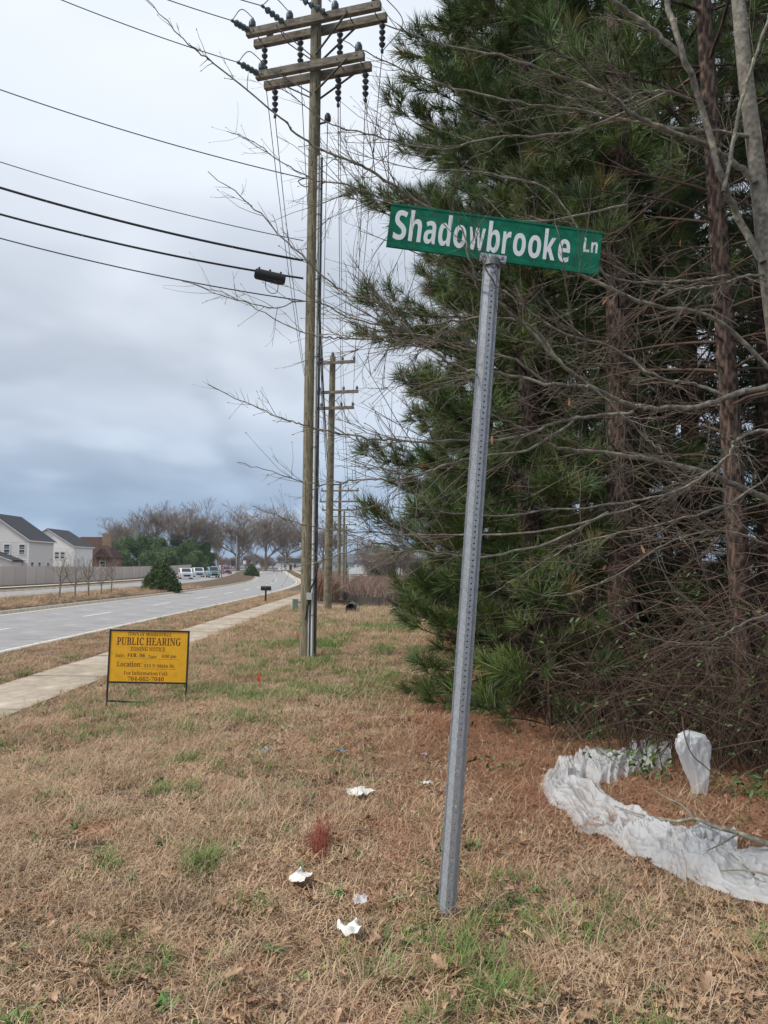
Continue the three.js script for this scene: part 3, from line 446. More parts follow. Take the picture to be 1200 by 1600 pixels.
{
  const dry = [bladeClump(11, 34, 0.085, 0.05, 0.13, 0.0040, 0.72), bladeClump(12, 30, 0.085, 0.04, 0.11, 0.0038, 0.6), bladeClump(13, 28, 0.09, 0.06, 0.17, 0.0038, 0.85)], wisps = bladeClump(14, 14, 0.05, 0.14, 0.30, 0.0026, 0.45, 4), fine = bladeClump(15, 26, 0.06, 0.06, 0.14, 0.0045, 0.25), straw = bladeClump(16, 40, 0.12, 0.10, 0.22, 0.0024, 0.93), weed = bladeClump(17, 12, 0.02, 0.03, 0.07, 0.016, 0.55);
  const S = { dry: [new Scatter(), new Scatter(), new Scatter()], wisps: new Scatter(), green: new Scatter(), straw: new Scatter(), weed: new Scatter(), far: new Scatter() }, R = rng(404);
  const red = onGround(500, 1318), or1 = onGround(165, 1300);
  const inRoad = u => (u < -4.52 && u > -5.86) || (u < -7.75 && u > -15.45) || (u < -20.3);
  function put(x, d, s) {
    const z = -d, u = x - curve(d); if (inRoad(u)) return; const y = ground(x, z) - 0.002, p = pineFloor(x, d), g = greenPatch(x, d), r = R(), turn = R() * 6.283, P = V(x, y, z);
    let col = mix(0, 1, fbm(x * 2.2, z * 2.2, 31, 3)); const tan = jitter(R, [mix(0.29, 0.60, col), mix(0.197, 0.425, col), mix(0.12, 0.275, col)], 0.85);
    if (d < 14 && fbm(x * 4.5, z * 4.5, 55, 3) > 0.6 && R() < 0.75) return;
    const paintO = Math.exp(-(((x - or1.x) / 0.22) ** 2) - (((z - or1.z) / 0.10) ** 2)) > 0.4 + R() * 0.4;
    if (paintO) { S.dry[1].add(P, s, turn, jitter(R, [0.55, 0.23, 0.11], 0.4)); return; }
    if (r < g * 0.62) { S.green.add(P, s * (0.7 + R() * 0.6), turn, jitter(R, R() < 0.55 ? [0.12, 0.22, 0.05] : [0.20, 0.27, 0.08], 0.4)); if (R() < 0.7) return; }
    if (R() < p * 0.9) { S.straw.add(P.add(V(0, 0.008, 0)), s * (0.8 + R() * 0.6), turn, jitter(R, R() < 0.75 ? [0.31, 0.15, 0.085] : [0.40, 0.24, 0.14], 0.5), (R() - 0.5) * 0.5, R() * 6); if (R() < 0.85) return; }
    S.dry[(R() * 3) | 0].add(P, s * (0.75 + R() * 0.55), turn, R() < 0.12 + 0.75 * sstep(0.36, 0.56, fbm(x * 0.8, d * 0.5, 71, 3)) * Math.exp(-(((x - 0.4) / 1.25) ** 2) - (((d - 6.6) / 3) ** 2)) ? jitter(R, [0.40, 0.215, 0.125], 0.4) : tan, (R() - 0.5) * 0.3, R() * 6);
    if (R() < 0.09 * (1 + 2 * sstep(0.5, 0.7, fbm(x, z, 41, 3)))) S.wisps.add(P, s * (0.7 + R() * 0.5), turn, jitter(R, [0.52, 0.38, 0.25], 0.4));
    if (R() < 0.016) S.weed.add(P.clone().add(V(0, 0.01, 0)), 0.8 + R() * 0.9, turn, jitter(R, [0.11, 0.21, 0.06], 0.3));
  }
  for (let k = 0; k < 26; k++) { const gx = (R() + R() - 1) * 0.035, gz = (R() + R() - 1) * 0.3, X = red.x + gx, Zz = red.z + gz, P = V(X, ground(X, Zz), Zz); S.green.add(P, V(0.5, 0.9 + R() * 0.7, 0.6), R() * 6.28, jitter(R, [0.34, 0.10, 0.07], 0.6)); }
  const zone = (d0, d1, xl, xr, dens, s) => { const n = Math.round((d1 - d0) * dens * (xr - xl)); for (let k = 0; k < n; k++) { const d = mix(d0, d1, R()), x = mix(xl, xr, R()); if (Math.abs(x) > d * 0.53 + 0.7) continue; put(x, d, s); } };
  zone(2.2, 4.5, -3.1, 3.1, 560, 0.92); zone(4.5, 7.5, -4.5, 4.7, 420, 1.0); zone(7.5, 12, -4.5, 6, 260, 1.15); zone(12, 20, -4.5, 5, 150, 1.4); zone(20, 38, -4.5, 5, 70, 1.9);
  zone(9, 20, -7.8, -5.86, 130, 1.2); zone(20, 60, -7.8, -5.86, 50, 1.7); zone(25, 70, -20.4, -15.4, 14, 2.4);
  const G = (o, l, c) => tag(o, l, c, null, 'stuff');
  S.dry.forEach((s, k) => G(s.build(numbered('dry_grass'), dry[k], MAT.grass), 'matted tan winter grass covering the verge and field', 'grass'));
  G(S.wisps.build('grass_stalks', wisps, MAT.grass), 'long pale dead grass stalks standing above the turf', 'grass'); G(S.green.build('green_grass', fine, MAT.grass), 'scattered patches of fresh green grass in the dry turf', 'grass');
  G(S.straw.build('pine_straw', straw, MAT.grass), 'reddish brown pine straw under the trees', 'pine straw'); G(S.weed.build('ground_weeds', weed, MAT.grass), 'low broad leaved green weeds in the turf', 'weeds');
  // oak leaves
  const half = [[0, 0], [0.006, 0.012], [0.022, 0.024], [0.012, 0.036], [0.036, 0.056], [0.013, 0.060], [0.034, 0.088], [0.012, 0.088], [0.014, 0.105], [0, 0.118]];
  const ls = new THREE.Shape([...half.map(([x, y]) => new THREE.Vector2(x, y)), ...half.slice(1, -1).reverse().map(([x, y]) => new THREE.Vector2(-x, y))]);
  const leafGeo = (k) => { const g = new THREE.ShapeGeometry(ls), p = g.attributes.position; for (let i = 0; i < p.count; i++) { const x = p.getX(i), y = p.getY(i) - 0.055; p.setXYZ(i, x, Math.abs(x) * (0.7 + k * 0.4) + y * y * (7 - k * 4) + Math.sin(y * 55 + k) * 0.006 + Math.sin(x * 130 + y * 60) * 0.004, y); } g.computeVertexNormals(); return g; };
  const lg = [leafGeo(0), leafGeo(1), leafGeo(2)], ll = [new Scatter(), new Scatter(), new Scatter()];
  for (let k = 0; k < 5200; k++) { const d = 2.3 + R() * R() * 9, x = (R() - 0.45) * d * 1.15, w = clamp(0.3 + 0.85 * pineFloor(x + 0.5, d) + 0.5 * sstep(0.4, 1.2, x) * (1 - sstep(3, 4.5, d))); if (R() > w) continue; const P = V(x, ground(x, -d) + 0.025 + R() * 0.02, -d); ll[(R() * 3) | 0].add(P, 0.25 + R() * 0.4, R() * 6.28, jitter(R, R() < 0.5 ? [1, 1, 1] : [0.75, 0.7, 0.65], 0.5), (R() - 0.5) * 1.3, R() * 6.28); }
  ll.forEach((s, k) => G(s.build(numbered('leaf_litter'), lg[k], MAT.deadLeaf), 'small brown dead leaves scattered over the ground', 'leaves'));
  const big = [[222, 1552], [530, 1545], [470, 1560], [690, 1528], [176, 1310], [330, 1300], [390, 1300], [430, 1440], [200, 1470], [280, 1570], [585, 1490], [600, 1455], [360, 1545], [915, 1445], [1020, 1495], [1105, 1560], [980, 1540], [450, 1485], [480, 1420], [85, 1580], [250, 1540], [600, 1555], [1150, 1575], [720, 1580], [420, 1590]];
  big.forEach(([px, py], k) => { const P = onGround(px, py); const m = mesh(numbered('oak_leaf'), lg[k % 3], MAT.deadLeaf, scene); m.position.copy(P).add(V(0, 0.045, 0)); m.scale.setScalar(0.5 + R() * 0.3); m.rotation.set((R() - 0.5) * 1.0, R() * 6.28, (R() - 0.5) * 1.0); tag(m, 'curled tan dead oak leaf lying on the foreground grass', 'leaf', 'oak leaves on the foreground grass'); });
}

// ---------------------------------------------------------------- pines
function tuftGeo(seed, n, len, w, spread = 1) { // needles round a shoot that points along +y
  const R = rng(seed), b = new MB();
  for (let k = 0; k < n; k++) { const y0 = R() * 0.09 - 0.05, az = R() * 6.283, an = (0.25 + R() * 0.95) * spread, L = len * (0.7 + R() * 0.4), dir = V(Math.sin(an) * Math.cos(az), Math.cos(an), Math.sin(an) * Math.sin(az)), s = V(-Math.sin(az), 0, Math.cos(az)).applyAxisAngle(dir, R() * 3), a = V(0, y0, 0), m = a.clone().addScaledVector(dir, L * 0.55), e = m.clone().addScaledVector(dir, L * 0.45).add(V(0, -0.012 * R(), 0)); const a0 = a.clone().addScaledVector(s, -w / 2), a1 = a.clone().addScaledVector(s, w / 2), m0 = m.clone().addScaledVector(s, -w / 2), m1 = m.clone().addScaledVector(s, w / 2); b.quad(a0, a1, m1, m0); b.tri(m0, m1, e); }
  return b.geo();
}
const TUFT = [tuftGeo(21, 62, 0.23, 0.0046), tuftGeo(22, 56, 0.21, 0.0048)], TUFT_BIG = tuftGeo(24, 46, 0.27, 0.008);
function pine(o) {
  const { x, d, h, R: rad, seed, live = 0.6, lean = [0, 0], r = h * 0.0085, dense = 1, label, far = false, cut = h } = o, R = rng(seed), b0 = V(x, ground(x, -d), -d), g = thing('pine_tree', label, 'pine tree', b0, 0, 'pines at the right of the field');
  const trunk = [], N = 14, wob = R() * 6; for (let k = 0; k <= N; k++) { const t = k / N; trunk.push(V(lean[0] * t + Math.sin(t * 5 + wob) * 0.06 * t, -0.05 + (h + 0.05) * t, lean[1] * t + Math.cos(t * 4 + wob) * 0.06 * t)); }
  const cv = new THREE.CatmullRomCurve3(trunk); mesh('trunk', new MB().tube(trunk, t => r * mix(1.1, 0.15, Math.pow(t, 1.1)), 0, 10).geo(), MAT.barkPine, g);
  const limbs = new MB(), dead = new MB(), tuft = new Scatter(), col = () => { const q = R(); return q < 0.5 ? [0.9 + R() * 0.3, 0.95 + R() * 0.25, 0.9] : q < 0.82 ? [1.3, 1.22, 0.8] : q < 0.95 ? [0.7, 0.75, 0.85] : [1.9, 1.0, 0.9]; };
  const ys = []; for (const e of o.extra || []) ys.push(e);
  for (let y = o.lowest ?? 0.5; y < Math.min(h - 0.2, cut) || ys.length; y += (far ? 0.6 : y < live ? 0.26 : o.gap ?? 0.40) * (0.8 + R() * 0.4)) {
    const ext = ys.shift(), yKeep = y; if (ext) y = ext[0];
    const t = y / h, prof = Math.min(1, 0.75 + t) * Math.pow(1 - t, 0.45) * 1.1, alive = y > live, n = ext ? 1 : 3 + (R() * 3 | 0), az0 = ext ? ext[1] : R() * 6.283;
    for (let k = 0; k < n; k++) {
      const az = az0 + (ext ? 0 : k / n * 6.283 + (R() - 0.5) * 0.7), L = ext ? ext[2] : rad * prof * (0.45 + R() * 0.75) * (alive ? 1 : 0.7), up = mix(-0.05, 0.75, t) + (R() - 0.5) * 0.7, p0 = cv.getPoint(clamp(t)), pts = [p0];
      if (o.keep && !o.keep(Math.cos(az), Math.sin(az), y)) continue;
      let el = up, a = az, p = p0.clone(); const segs = 5; for (let s = 1; s <= segs; s++) { p = p.clone().add(V(Math.cos(a) * Math.cos(el), Math.sin(el), Math.sin(a) * Math.cos(el)).multiplyScalar(L / segs)); el += alive ? (s > 2 ? 0.13 : -0.07) : -0.10 + (R() - 0.5) * 0.3; a += (R() - 0.5) * 0.25; pts.push(p); }
      const rl = 0.006 + 0.0075 * L; (alive ? limbs : dead).tube(pts, rl, 0.003, 5);
      const lc = new THREE.CatmullRomCurve3(pts);
      if (!alive) { for (let q = 0; q < 9; q++) { const s = 0.2 + R() * 0.7, a0 = lc.getPoint(s), dr = lc.getTangent(s).add(V(R() - 0.5, R() - 0.6, R() - 0.5).multiplyScalar(1.5)).normalize(), l2 = 0.2 + R() * 0.5; dead.tube([a0, a0.clone().addScaledVector(dr, l2 * 0.5), a0.clone().addScaledVector(dr, l2).add(V((R() - 0.5) * 0.1, (R() - 0.6) * 0.1, (R() - 0.5) * 0.1))], 0.004, 0.0015, 3); } continue; }
      const step = (far ? 0.2 : 0.105) / dense, ns = Math.max(2, Math.round(L * 0.75 / step));
      for (let q = 0; q < ns; q++) {
        const s = mix(0.36, 0.98, (q + R() * 0.6) / ns), a0 = lc.getPoint(s), tg = lc.getTangent(s), side = V(-tg.z, 0, tg.x).normalize().multiplyScalar(R() < 0.5 ? 1 : -1), dr = tg.clone().multiplyScalar(0.75).addScaledVector(side, 0.35 + R() * 0.7).add(V(0, -0.15 + R() * 0.95, 0)).normalize(), l2 = (0.14 + 0.42 * (1 - s) * Math.min(1.2, L)) * (0.7 + R() * 0.6), e = a0.clone().addScaledVector(dr, l2).add(V(0, l2 * 0.12, 0));
        limbs.tube([a0, a0.clone().addScaledVector(dr, l2 * 0.5), e], 0.0045, 0.0025, 3);
        tuft.addDir(e, dr.clone().add(V(0, 0.3, 0)).normalize(), (far ? 1.0 : 0.6) + R() * 0.65, R() * 6, col());
        if (l2 > 0.2 && !far) tuft.addDir(a0.clone().lerp(e, 0.55), dr, 0.75 + R() * 0.35, R() * 6, col());
      }
      tuft.addDir(p, lc.getTangent(1).add(V(0, 0.25, 0)).normalize(), 1 + R() * 0.35, R() * 6, col());
    }
    if (ext) y = yKeep - 0.2;
  }
  mesh('limbs', limbs.geo(), MAT.barkPine, g).userData.kind = 'stuff'; if (dead.p.length) mesh('dead_limbs', dead.geo(), MAT.deadTwig, g).userData.kind = 'stuff';
  tuft.build('needles', far ? TUFT_BIG : TUFT[seed % 2], MAT.needle, g); return g;
}
pine({ x: 1.7, d: 9.2, h: 17, R: 1.8, seed: 101, live: 0.35, lowest: 0.3, dense: 1.6, gap: 0.22, extra: [[5.4, 3.25, 2.35], [4.6, 3.0, 2.05], [4.2, 3.3, 2.1], [1.9, 3.1, 1.95], [0.75, 2.9, 1.5]], label: 'bushy green pine at the left edge of the trees, nearest the pole' });
pine({ x: 2.45, d: 8.1, h: 17, R: 1.8, seed: 102, live: 4.2, dense: 0.75, lean: [0.0, 0], label: 'pine with a bare brown trunk behind the street sign' });
{ const f = onGround(1172, 1196); pine({ x: f.x, d: -f.z, h: 16, R: 1.7, seed: 103, live: 5.0, lean: [-0.55, 0], r: 0.085, dense: 0.65, keep: (cx, cz, y) => y > 2.5 || cz < 0.2, label: 'nearest pine, bare reddish trunk beside the hanging plastic' }); }
const more = [[1.95, 11.6, 16, 1.75, 104, 0.4, 'pine with needles almost to the ground, second at the left edge of the trees'], [3.3, 10.2, 17, 1.9, 105, 4.6, 'tall pine in the dark middle of the stand'], [4.3, 8.7, 16, 1.8, 106, 4.6, 'pine at the right edge of the picture behind the grey tree'], [4.6, 11.8, 17, 2.1, 107, 4.0, 'dark pine deep in the stand at the right'], [2.4, 14.6, 16, 1.8, 108, 0.5, 'pine third along the left edge of the trees'], [6.0, 10.0, 16, 2.1, 109, 4.4, 'pine deep in the stand, beyond the right edge']];
for (const [x, d, h, rr, seed, live, label] of more) pine({ x, d, h, R: rr, seed, live, lowest: 0.4, dense: live < 1 ? 1.1 : 0.55, gap: live < 1 ? 0.28 : 0.4, label });
const back = [[3.6, 16.5, 201], [5.4, 15.0, 202], [7.4, 13.2, 203], [3.0, 19.5, 204], [5.2, 20.5, 205], [8.4, 17.5, 206], [7.2, 22, 207], [10.5, 15.5, 208], [3.4, 25, 209], [4.0, 13.6, 215], [5.2, 13.2, 216], [6.4, 14.4, 217], [3.3, 13.0, 218], [5.9, 6.3, 210], [7.0, 8.3, 211], [6.6, 4.0, 212], [8.6, 6.0, 213], [9.2, 10.5, 214]];  // trailing entries: unseen pines, added to darken the inside of the stand
back.forEach(([x, d, seed], k) => pine({ x, d, h: (d > 12.5 ? 10.5 : 9) + (k % 3) * 0.8, R: 2.4, seed, live: 0.5, lowest: 0.4, far: true, label: ['dense pine in the back row of the stand, left part', 'dense pine in the back row of the stand, right part', 'unseen pine added beyond the right edge to shade the stand'][k > 12 ? 2 : x > 5 ? 1 : 0] }));
pine({ x: 1.62, d: 7.7, h: 1.7, R: 0.85, seed: 301, live: 0.05, lowest: 0.1, r: 0.02, dense: 1.3, label: 'low pine sapling in front of the stand, behind the sign post' });
pine({ x: 0.95, d: 9.2, h: 2.3, R: 0.85, seed: 302, live: 0.05, lowest: 0.1, r: 0.022, dense: 1.2, label: 'young pine at the left foot of the stand' });

// ---------------------------------------------------------------- bare hardwood tree whose limbs sweep across from the right
{
  const g = thing('bare_tree', 'bare grey hardwood tree at the right, limbs sweeping left across the sign', 'tree', V(2.62, ground(2.62, -4.55), -4.55)), o = g.position, loc = p => p.clone().sub(o), R = rng(900);
  const limb = (name, list, d0, d1, r0, r1, twigs, sides = 7) => { // list of picture points, distance d0 at the root and d1 at the tip, radii in mm
    const pts = list.map(([px, py], k) => at(px, py, mix(d0, d1, k / (list.length - 1)) + Math.sin(k * 2.1 + px) * 0.05)), cv = new THREE.CatmullRomCurve3(pts), n = list.length * 5, sm = cv.getPoints(n).map((p, k) => { const j = k && k < n ? 0.010 + r0 * 0.0003 : 0; return loc(p).add(V((R() - 0.5) * j, (R() - 0.5) * j, (R() - 0.5) * j)); });
    mesh(name, new MB().tube(sm, r0 / 1000, r1 / 1000, sides).geo(), r0 > 5 ? MAT.barkGrey : MAT.twig, g); return { cv, r0, r1, twigs };
  };
  const T = [];
  mesh('trunk', new MB().tube(new THREE.CatmullRomCurve3([V(0, -0.1, 0), loc(at(1275, 1000, 4.5)), loc(at(1235, 700, 4.45)), loc(at(1200, 420, 4.4)), loc(at(1180, 240, 4.4)), loc(at(1163, 100, 4.4)), loc(at(1150, -40, 4.45))]).getPoints(24), 0.062, 0.036, 12).geo(), MAT.barkGrey, g);
  T.push(limb('limb', [[1192, 410], [1150, 330], [1125, 270], [1096, 164], [1065, 82], [1040, 0], [1020, -70]], 4.4, 4.1, 21, 14, 10));
  T.push(limb('limb', [[1180, 285], [1150, 258], [1110, 230], [1055, 208], [997, 184], [949, 145], [881, 121], [800, 92], [700, 72], [600, 38]], 4.4, 3.7, 19, 3, 24));
  T.push(limb('limb', [[1172, 215], [1100, 203], [1031, 196], [900, 172], [813, 160], [700, 135], [610, 100], [530, 60]], 4.4, 3.8, 12, 2, 24));
  T.push(limb('limb', [[1096, 164], [1050, 143], [1010, 145], [960, 160], [880, 150], [800, 120]], 4.3, 3.9, 8, 2, 12));
  T.push(limb('limb', [[1068, 90], [1010, 40], [958, 0], [930, -40]], 4.2, 4.0, 16, 10, 6));
  T.push(limb('limb', [[1130, 300], [1160, 150], [1190, 60], [1215, -20]], 4.3, 4.2, 12, 8, 6));
  T.push(limb('limb', [[1225, 600], [1120, 500], [1000, 472], [850, 402], [720, 347], [635, 305], [590, 272], [550, 252], [487, 225], [440, 187], [340, 105], [290, 65], [225, -5]], 4.4, 3.6, 13, 2, 34));
  T.push(limb('limb', [[1235, 596], [1144, 617], [1087, 636], [1012, 638], [975, 629], [926, 606], [877, 567], [817, 509], [785, 476], [750, 455], [737, 410], [720, 355], [706, 320]], 4.4, 3.2, 17, 1.6, 22));
  T.push(limb('limb', [[926, 606], [911, 604], [855, 600], [787, 584], [750, 582], [725, 576], [659, 537], [609, 485], [560, 463], [530, 451], [472, 400], [412, 340], [370, 300], [325, 268]], 3.75, 3.2, 9, 1.6, 30));
  T.push(limb('limb', [[1129, 618], [1080, 599], [1031, 591], [975, 554], [945, 539], [880, 520], [821, 482], [784, 454], [720, 425], [640, 390], [560, 360]], 4.3, 3.8, 10, 1.8, 26));
  T.push(limb('limb', [[1240, 795], [1155, 760], [1087, 734], [1031, 721], [975, 711], [915, 704], [870, 698], [851, 689], [800, 660], [740, 640]], 4.45, 3.7, 19, 3, 24));
  T.push(limb('limb', [[1230, 668], [1174, 677], [1147, 692], [1142, 707], [1110, 737], [1050, 769], [975, 786], [862, 797], [765, 805], [650, 795], [580, 790]], 4.4, 3.5, 11, 1.6, 34));
  T.push(limb('limb', [[990, 644], [930, 651], [874, 659], [825, 679], [765, 689], [733, 689], [642, 689], [576, 685], [519, 675], [477, 664], [450, 658], [400, 636], [325, 601]], 3.9, 3.2, 9, 1.5, 36));
  T.push(limb('limb', [[877, 567], [830, 510], [774, 496], [725, 500], [642, 511], [604, 511], [546, 496], [491, 470], [420, 480], [350, 462], [285, 440]], 3.8, 3.3, 7, 1.4, 30));
  T.push(limb('limb', [[855, 600], [800, 560], [741, 548], [711, 540], [670, 526], [615, 524], [574, 530], [532, 529], [497, 525], [450, 510], [380, 470], [300, 442]], 3.7, 3.4, 7, 1.4, 30));
  T.push(limb('limb', [[900, 655], [830, 700], [733, 716], [684, 732], [648, 745], [598, 749], [560, 749], [519, 757], [477, 754], [430, 738], [370, 722]], 3.8, 3.3, 7, 1.4, 28));
  T.push(limb('limb', [[950, 800], [850, 850], [750, 870], [700, 866], [646, 860], [626, 856], [592, 850], [565, 856], [509, 873], [468, 884], [440, 878]], 4.0, 3.4, 7, 1.4, 20));
  T.push(limb('limb', [[1000, 790], [850, 830], [700, 837], [625, 835], [561, 831], [512, 827], [460, 816], [394, 790]], 4.0, 3.4, 6, 1.3, 22));
  T.push(limb('limb', [[980, 320], [850, 345], [700, 340], [612, 315], [575, 300], [517, 284], [492, 282], [445, 257], [400, 224], [355, 205]], 4.2, 3.6, 7, 1.4, 30));
  T.push(limb('limb', [[1040, 145], [900, 205], [780, 215], [680, 232], [600, 215], [522, 195], [455, 150], [420, 120]], 4.2, 3.7, 8, 1.4, 30));
  T.push(limb('limb', [[1140, 430], [1050, 440], [950, 430], [860, 300], [760, 270], [640, 262], [540, 235]], 4.3, 3.8, 8, 1.6, 26));
  T.push(limb('limb', [[926, 606], [975, 650], [1010, 685], [1035, 705], [1050, 720]], 3.7, 3.6, 5, 2, 6));
  T.push(limb('limb', [[1240, 450], [1180, 430], [1120, 445], [1060, 450], [990, 430], [930, 400]], 4.4, 4.0, 9, 2, 18));
  T.push(limb('limb', [[1225, 950], [1155, 977], [1120, 1000], [1060, 1005], [1000, 990], [930, 940]], 4.3, 3.9, 6, 1.4, 14));
  T.push(limb('limb', [[1230, 860], [1120, 830], [1040, 850], [960, 900], [880, 930], [800, 920]], 4.4, 3.9, 7, 1.4, 22));
  T.push(limb('limb', [[1230, 720], [1150, 780], [1050, 815], [900, 850], [815, 900], [755, 935]], 4.4, 3.8, 7, 1.3, 24));
  T.push(limb('limb', [[1040, 815], [1055, 825], [1080, 860], [1100, 890]], 4.0, 3.9, 5, 2, 4));
  T.push(limb('limb', [[820, 480], [770, 440], [745, 380], [735, 330]], 3.6, 3.25, 4, 1.2, 6)); T.push(limb('limb', [[905, 560], [888, 470], [880, 400], [862, 320]], 3.7, 3.3, 4, 1.2, 8));
  // twigs
  const tw = new MB();
  const grow = (p, dir, len, r, depth) => {
    const pts = [p.clone()], n = 4; let q = p.clone(), dr = dir.clone(); for (let s = 0; s < n; s++) { q = q.clone().addScaledVector(dr, len / n); pts.push(q); dr = dr.clone().add(V((R() - 0.5) * 0.35, (R() - 0.42) * 0.35, (R() - 0.5) * 0.35)).normalize(); }
    tw.tube(pts, r, r * 0.45, 3);
    if (depth > 0) { const m = 2 + (R() * 3 | 0); for (let s = 0; s < m; s++) { const k = 1 + (R() * (n - 1) | 0); grow(pts[k], dr.clone().add(V(R() - 0.5, R() - 0.5, R() - 0.5).multiplyScalar(1.5)).normalize(), len * (0.3 + R() * 0.35), r * 0.6, depth - 1); } }
    else if (len > 0.05 && R() < 0.7) { const e = pts[n]; tw.tube([e, e.clone().addScaledVector(dr, 0.008)], r * 1.5, r * 0.6, 3); }
  };
  for (const { cv, r0, r1, twigs } of T) for (let k = 0; k < twigs * 1.6; k++) { const t = 0.1 + 0.88 * R(), p = loc(cv.getPoint(t)), tg = cv.getTangent(t), r = mix(r0, r1, t) / 1000; grow(p, tg.multiplyScalar(0.9).add(V(R() - 0.5, R() - 0.45, (R() - 0.5) * 0.9).multiplyScalar(1.7)).normalize(), (t > 0.55 ? 0.04 + R() * R() * 0.26 : 0.12 + R() * 0.42), Math.min(r * 0.6, 0.0028), t > 0.55 ? (R() < 0.7 ? 0 : 1) : R() < 0.55 ? 1 : 2); }
  mesh('twigs', tw.geo(), MAT.twig, g).userData.kind = 'stuff';
  // a few last leaves that still hang on
  const lf = new THREE.PlaneGeometry(0.018, 0.045, 2, 3), lp = lf.attributes.position; for (let i = 0; i < lp.count; i++) { const y = lp.getY(i); lp.setX(i, lp.getX(i) * (1 - Math.abs(y) / 0.026)); lp.setZ(i, Math.abs(lp.getX(i)) * 0.5 + y * y * 8); } lf.computeVertexNormals();
  for (const [px, py, d] of [[890, 627, 3.5], [659, 728, 3.4], [570, 742, 3.3], [935, 721, 3.6], [1005, 858, 3.7], [945, 886, 3.7], [1088, 803, 3.9], [768, 688, 3.4], [1062, 380, 4.0], [945, 470, 3.8]]) { const m = mesh('withered_leaf', lf, M({ color: lin(0.40, 0.22, 0.12), roughness: 0.9 }), g); m.position.copy(loc(at(px, py, d))); m.rotation.set(R(), R() * 6, R() - 0.5); }
}

// ---------------------------------------------------------------- undergrowth beneath the pines
{
  const R = rng(1234), b = new MB(), leaf = new Scatter(), sprig = new Scatter();
  for (let k = 0; k < 2900; k++) {
    const d = 5.2 + R() * 5.5, x = mix(table([[5, 3.1], [5.6, 2.9], [6.2, 1.9], [8, 1.4], [11, 1.6]], d), d * 0.56 + 0.4, R()), h = 0.3 + R() * R() * 2.4, L = 0.5 + R() * 1.3; let p = V(x, ground(x, -d) + h * (R() < 0.5 ? 0 : 1), -d), az = R() * 6.283, el = p.y < 0.25 ? 0.9 + R() * 0.5 : (R() - 0.6) * 1.2; const pts = [p.clone()], n = 6;
    for (let s = 0; s < n; s++) { p = p.clone().add(V(Math.cos(az) * Math.cos(el), Math.sin(el), Math.sin(az) * Math.cos(el)).multiplyScalar(L / n)); if (p.y < ground(p.x, p.z) + 0.01) p.y = ground(p.x, p.z) + 0.01; el -= 0.12 + (R() - 0.5) * 0.35; az += (R() - 0.5) * 0.5; pts.push(p); }
    b.tube(pts, 0.0035 + R() * 0.003, 0.0012, 3);
    if (R() < 0.11) for (let s = 1; s <= n; s++) for (let q = 0; q < 3; q++) leaf.addDir(pts[s].clone().add(V((R() - 0.5) * 0.06, (R() - 0.5) * 0.06, (R() - 0.5) * 0.06)), V(R() - 0.5, R() * 0.8 - 0.1, R() - 0.5 + 0.2).normalize(), 0.45 + R() * 0.6, R() * 6, jitter(R, R() < 0.7 ? [1, 1, 1] : [1.6, 1.5, 1.2], 0.5));
  }
  tag(single('bramble', b.geo(), MAT.deadTwig, 'tangle of thin brown dead stems beneath the pines', 'bramble', null, 'stuff'));
  // small leafy plants round the plastic and along the edge
  for (const [px, py, n, sp] of [[985, 1195, 60, 0.16], [1020, 1205, 40, 0.14], [935, 1185, 30, 0.12], [900, 1150, 30, 0.14], [820, 1140, 24, 0.12], [770, 1110, 20, 0.12], [1100, 1215, 16, 0.1], [1070, 1290, 14, 0.1], [1190, 1240, 70, 0.16], [1160, 1180, 40, 0.2], [840, 1090, 24, 0.15], [690, 1400, 26, 0.05], [760, 1190, 16, 0.1], [730, 1130, 14, 0.1], [1130, 1130, 30, 0.2], [1060, 1090, 30, 0.22], [970, 1080, 26, 0.2]]) { const c = onGround(px, py + 20); for (let k = 0; k < n; k++) { const p = c.clone().add(V((R() - 0.5) * 2 * sp, R() * sp * 1.3, (R() - 0.5) * 2 * sp)); leaf.addDir(p, V(R() - 0.5, R() * 0.7 - 0.1, R() - 0.3).normalize(), 0.6 + R() * 0.7, R() * 6, jitter(R, R() < 0.7 ? [1, 1, 1] : [1.5, 1.6, 1.1], 0.5)); } }
  const lg = new THREE.PlaneGeometry(0.022, 0.06, 2, 4); lg.translate(0, 0.03, 0); const p = lg.attributes.position; for (let i = 0; i < p.count; i++) { const t = p.getY(i) / 0.06; p.setX(i, p.getX(i) * Math.sin(Math.PI * clamp(t * 0.95 + 0.03))); p.setZ(i, Math.abs(p.getX(i)) * 0.4 - t * t * 0.012); } lg.computeVertexNormals();
  tag(leaf.build('vine_leaves', lg, MAT.leafGreen), 'glossy green vine leaves in the brambles and round the plastic', 'leaves', null, 'stuff');
}

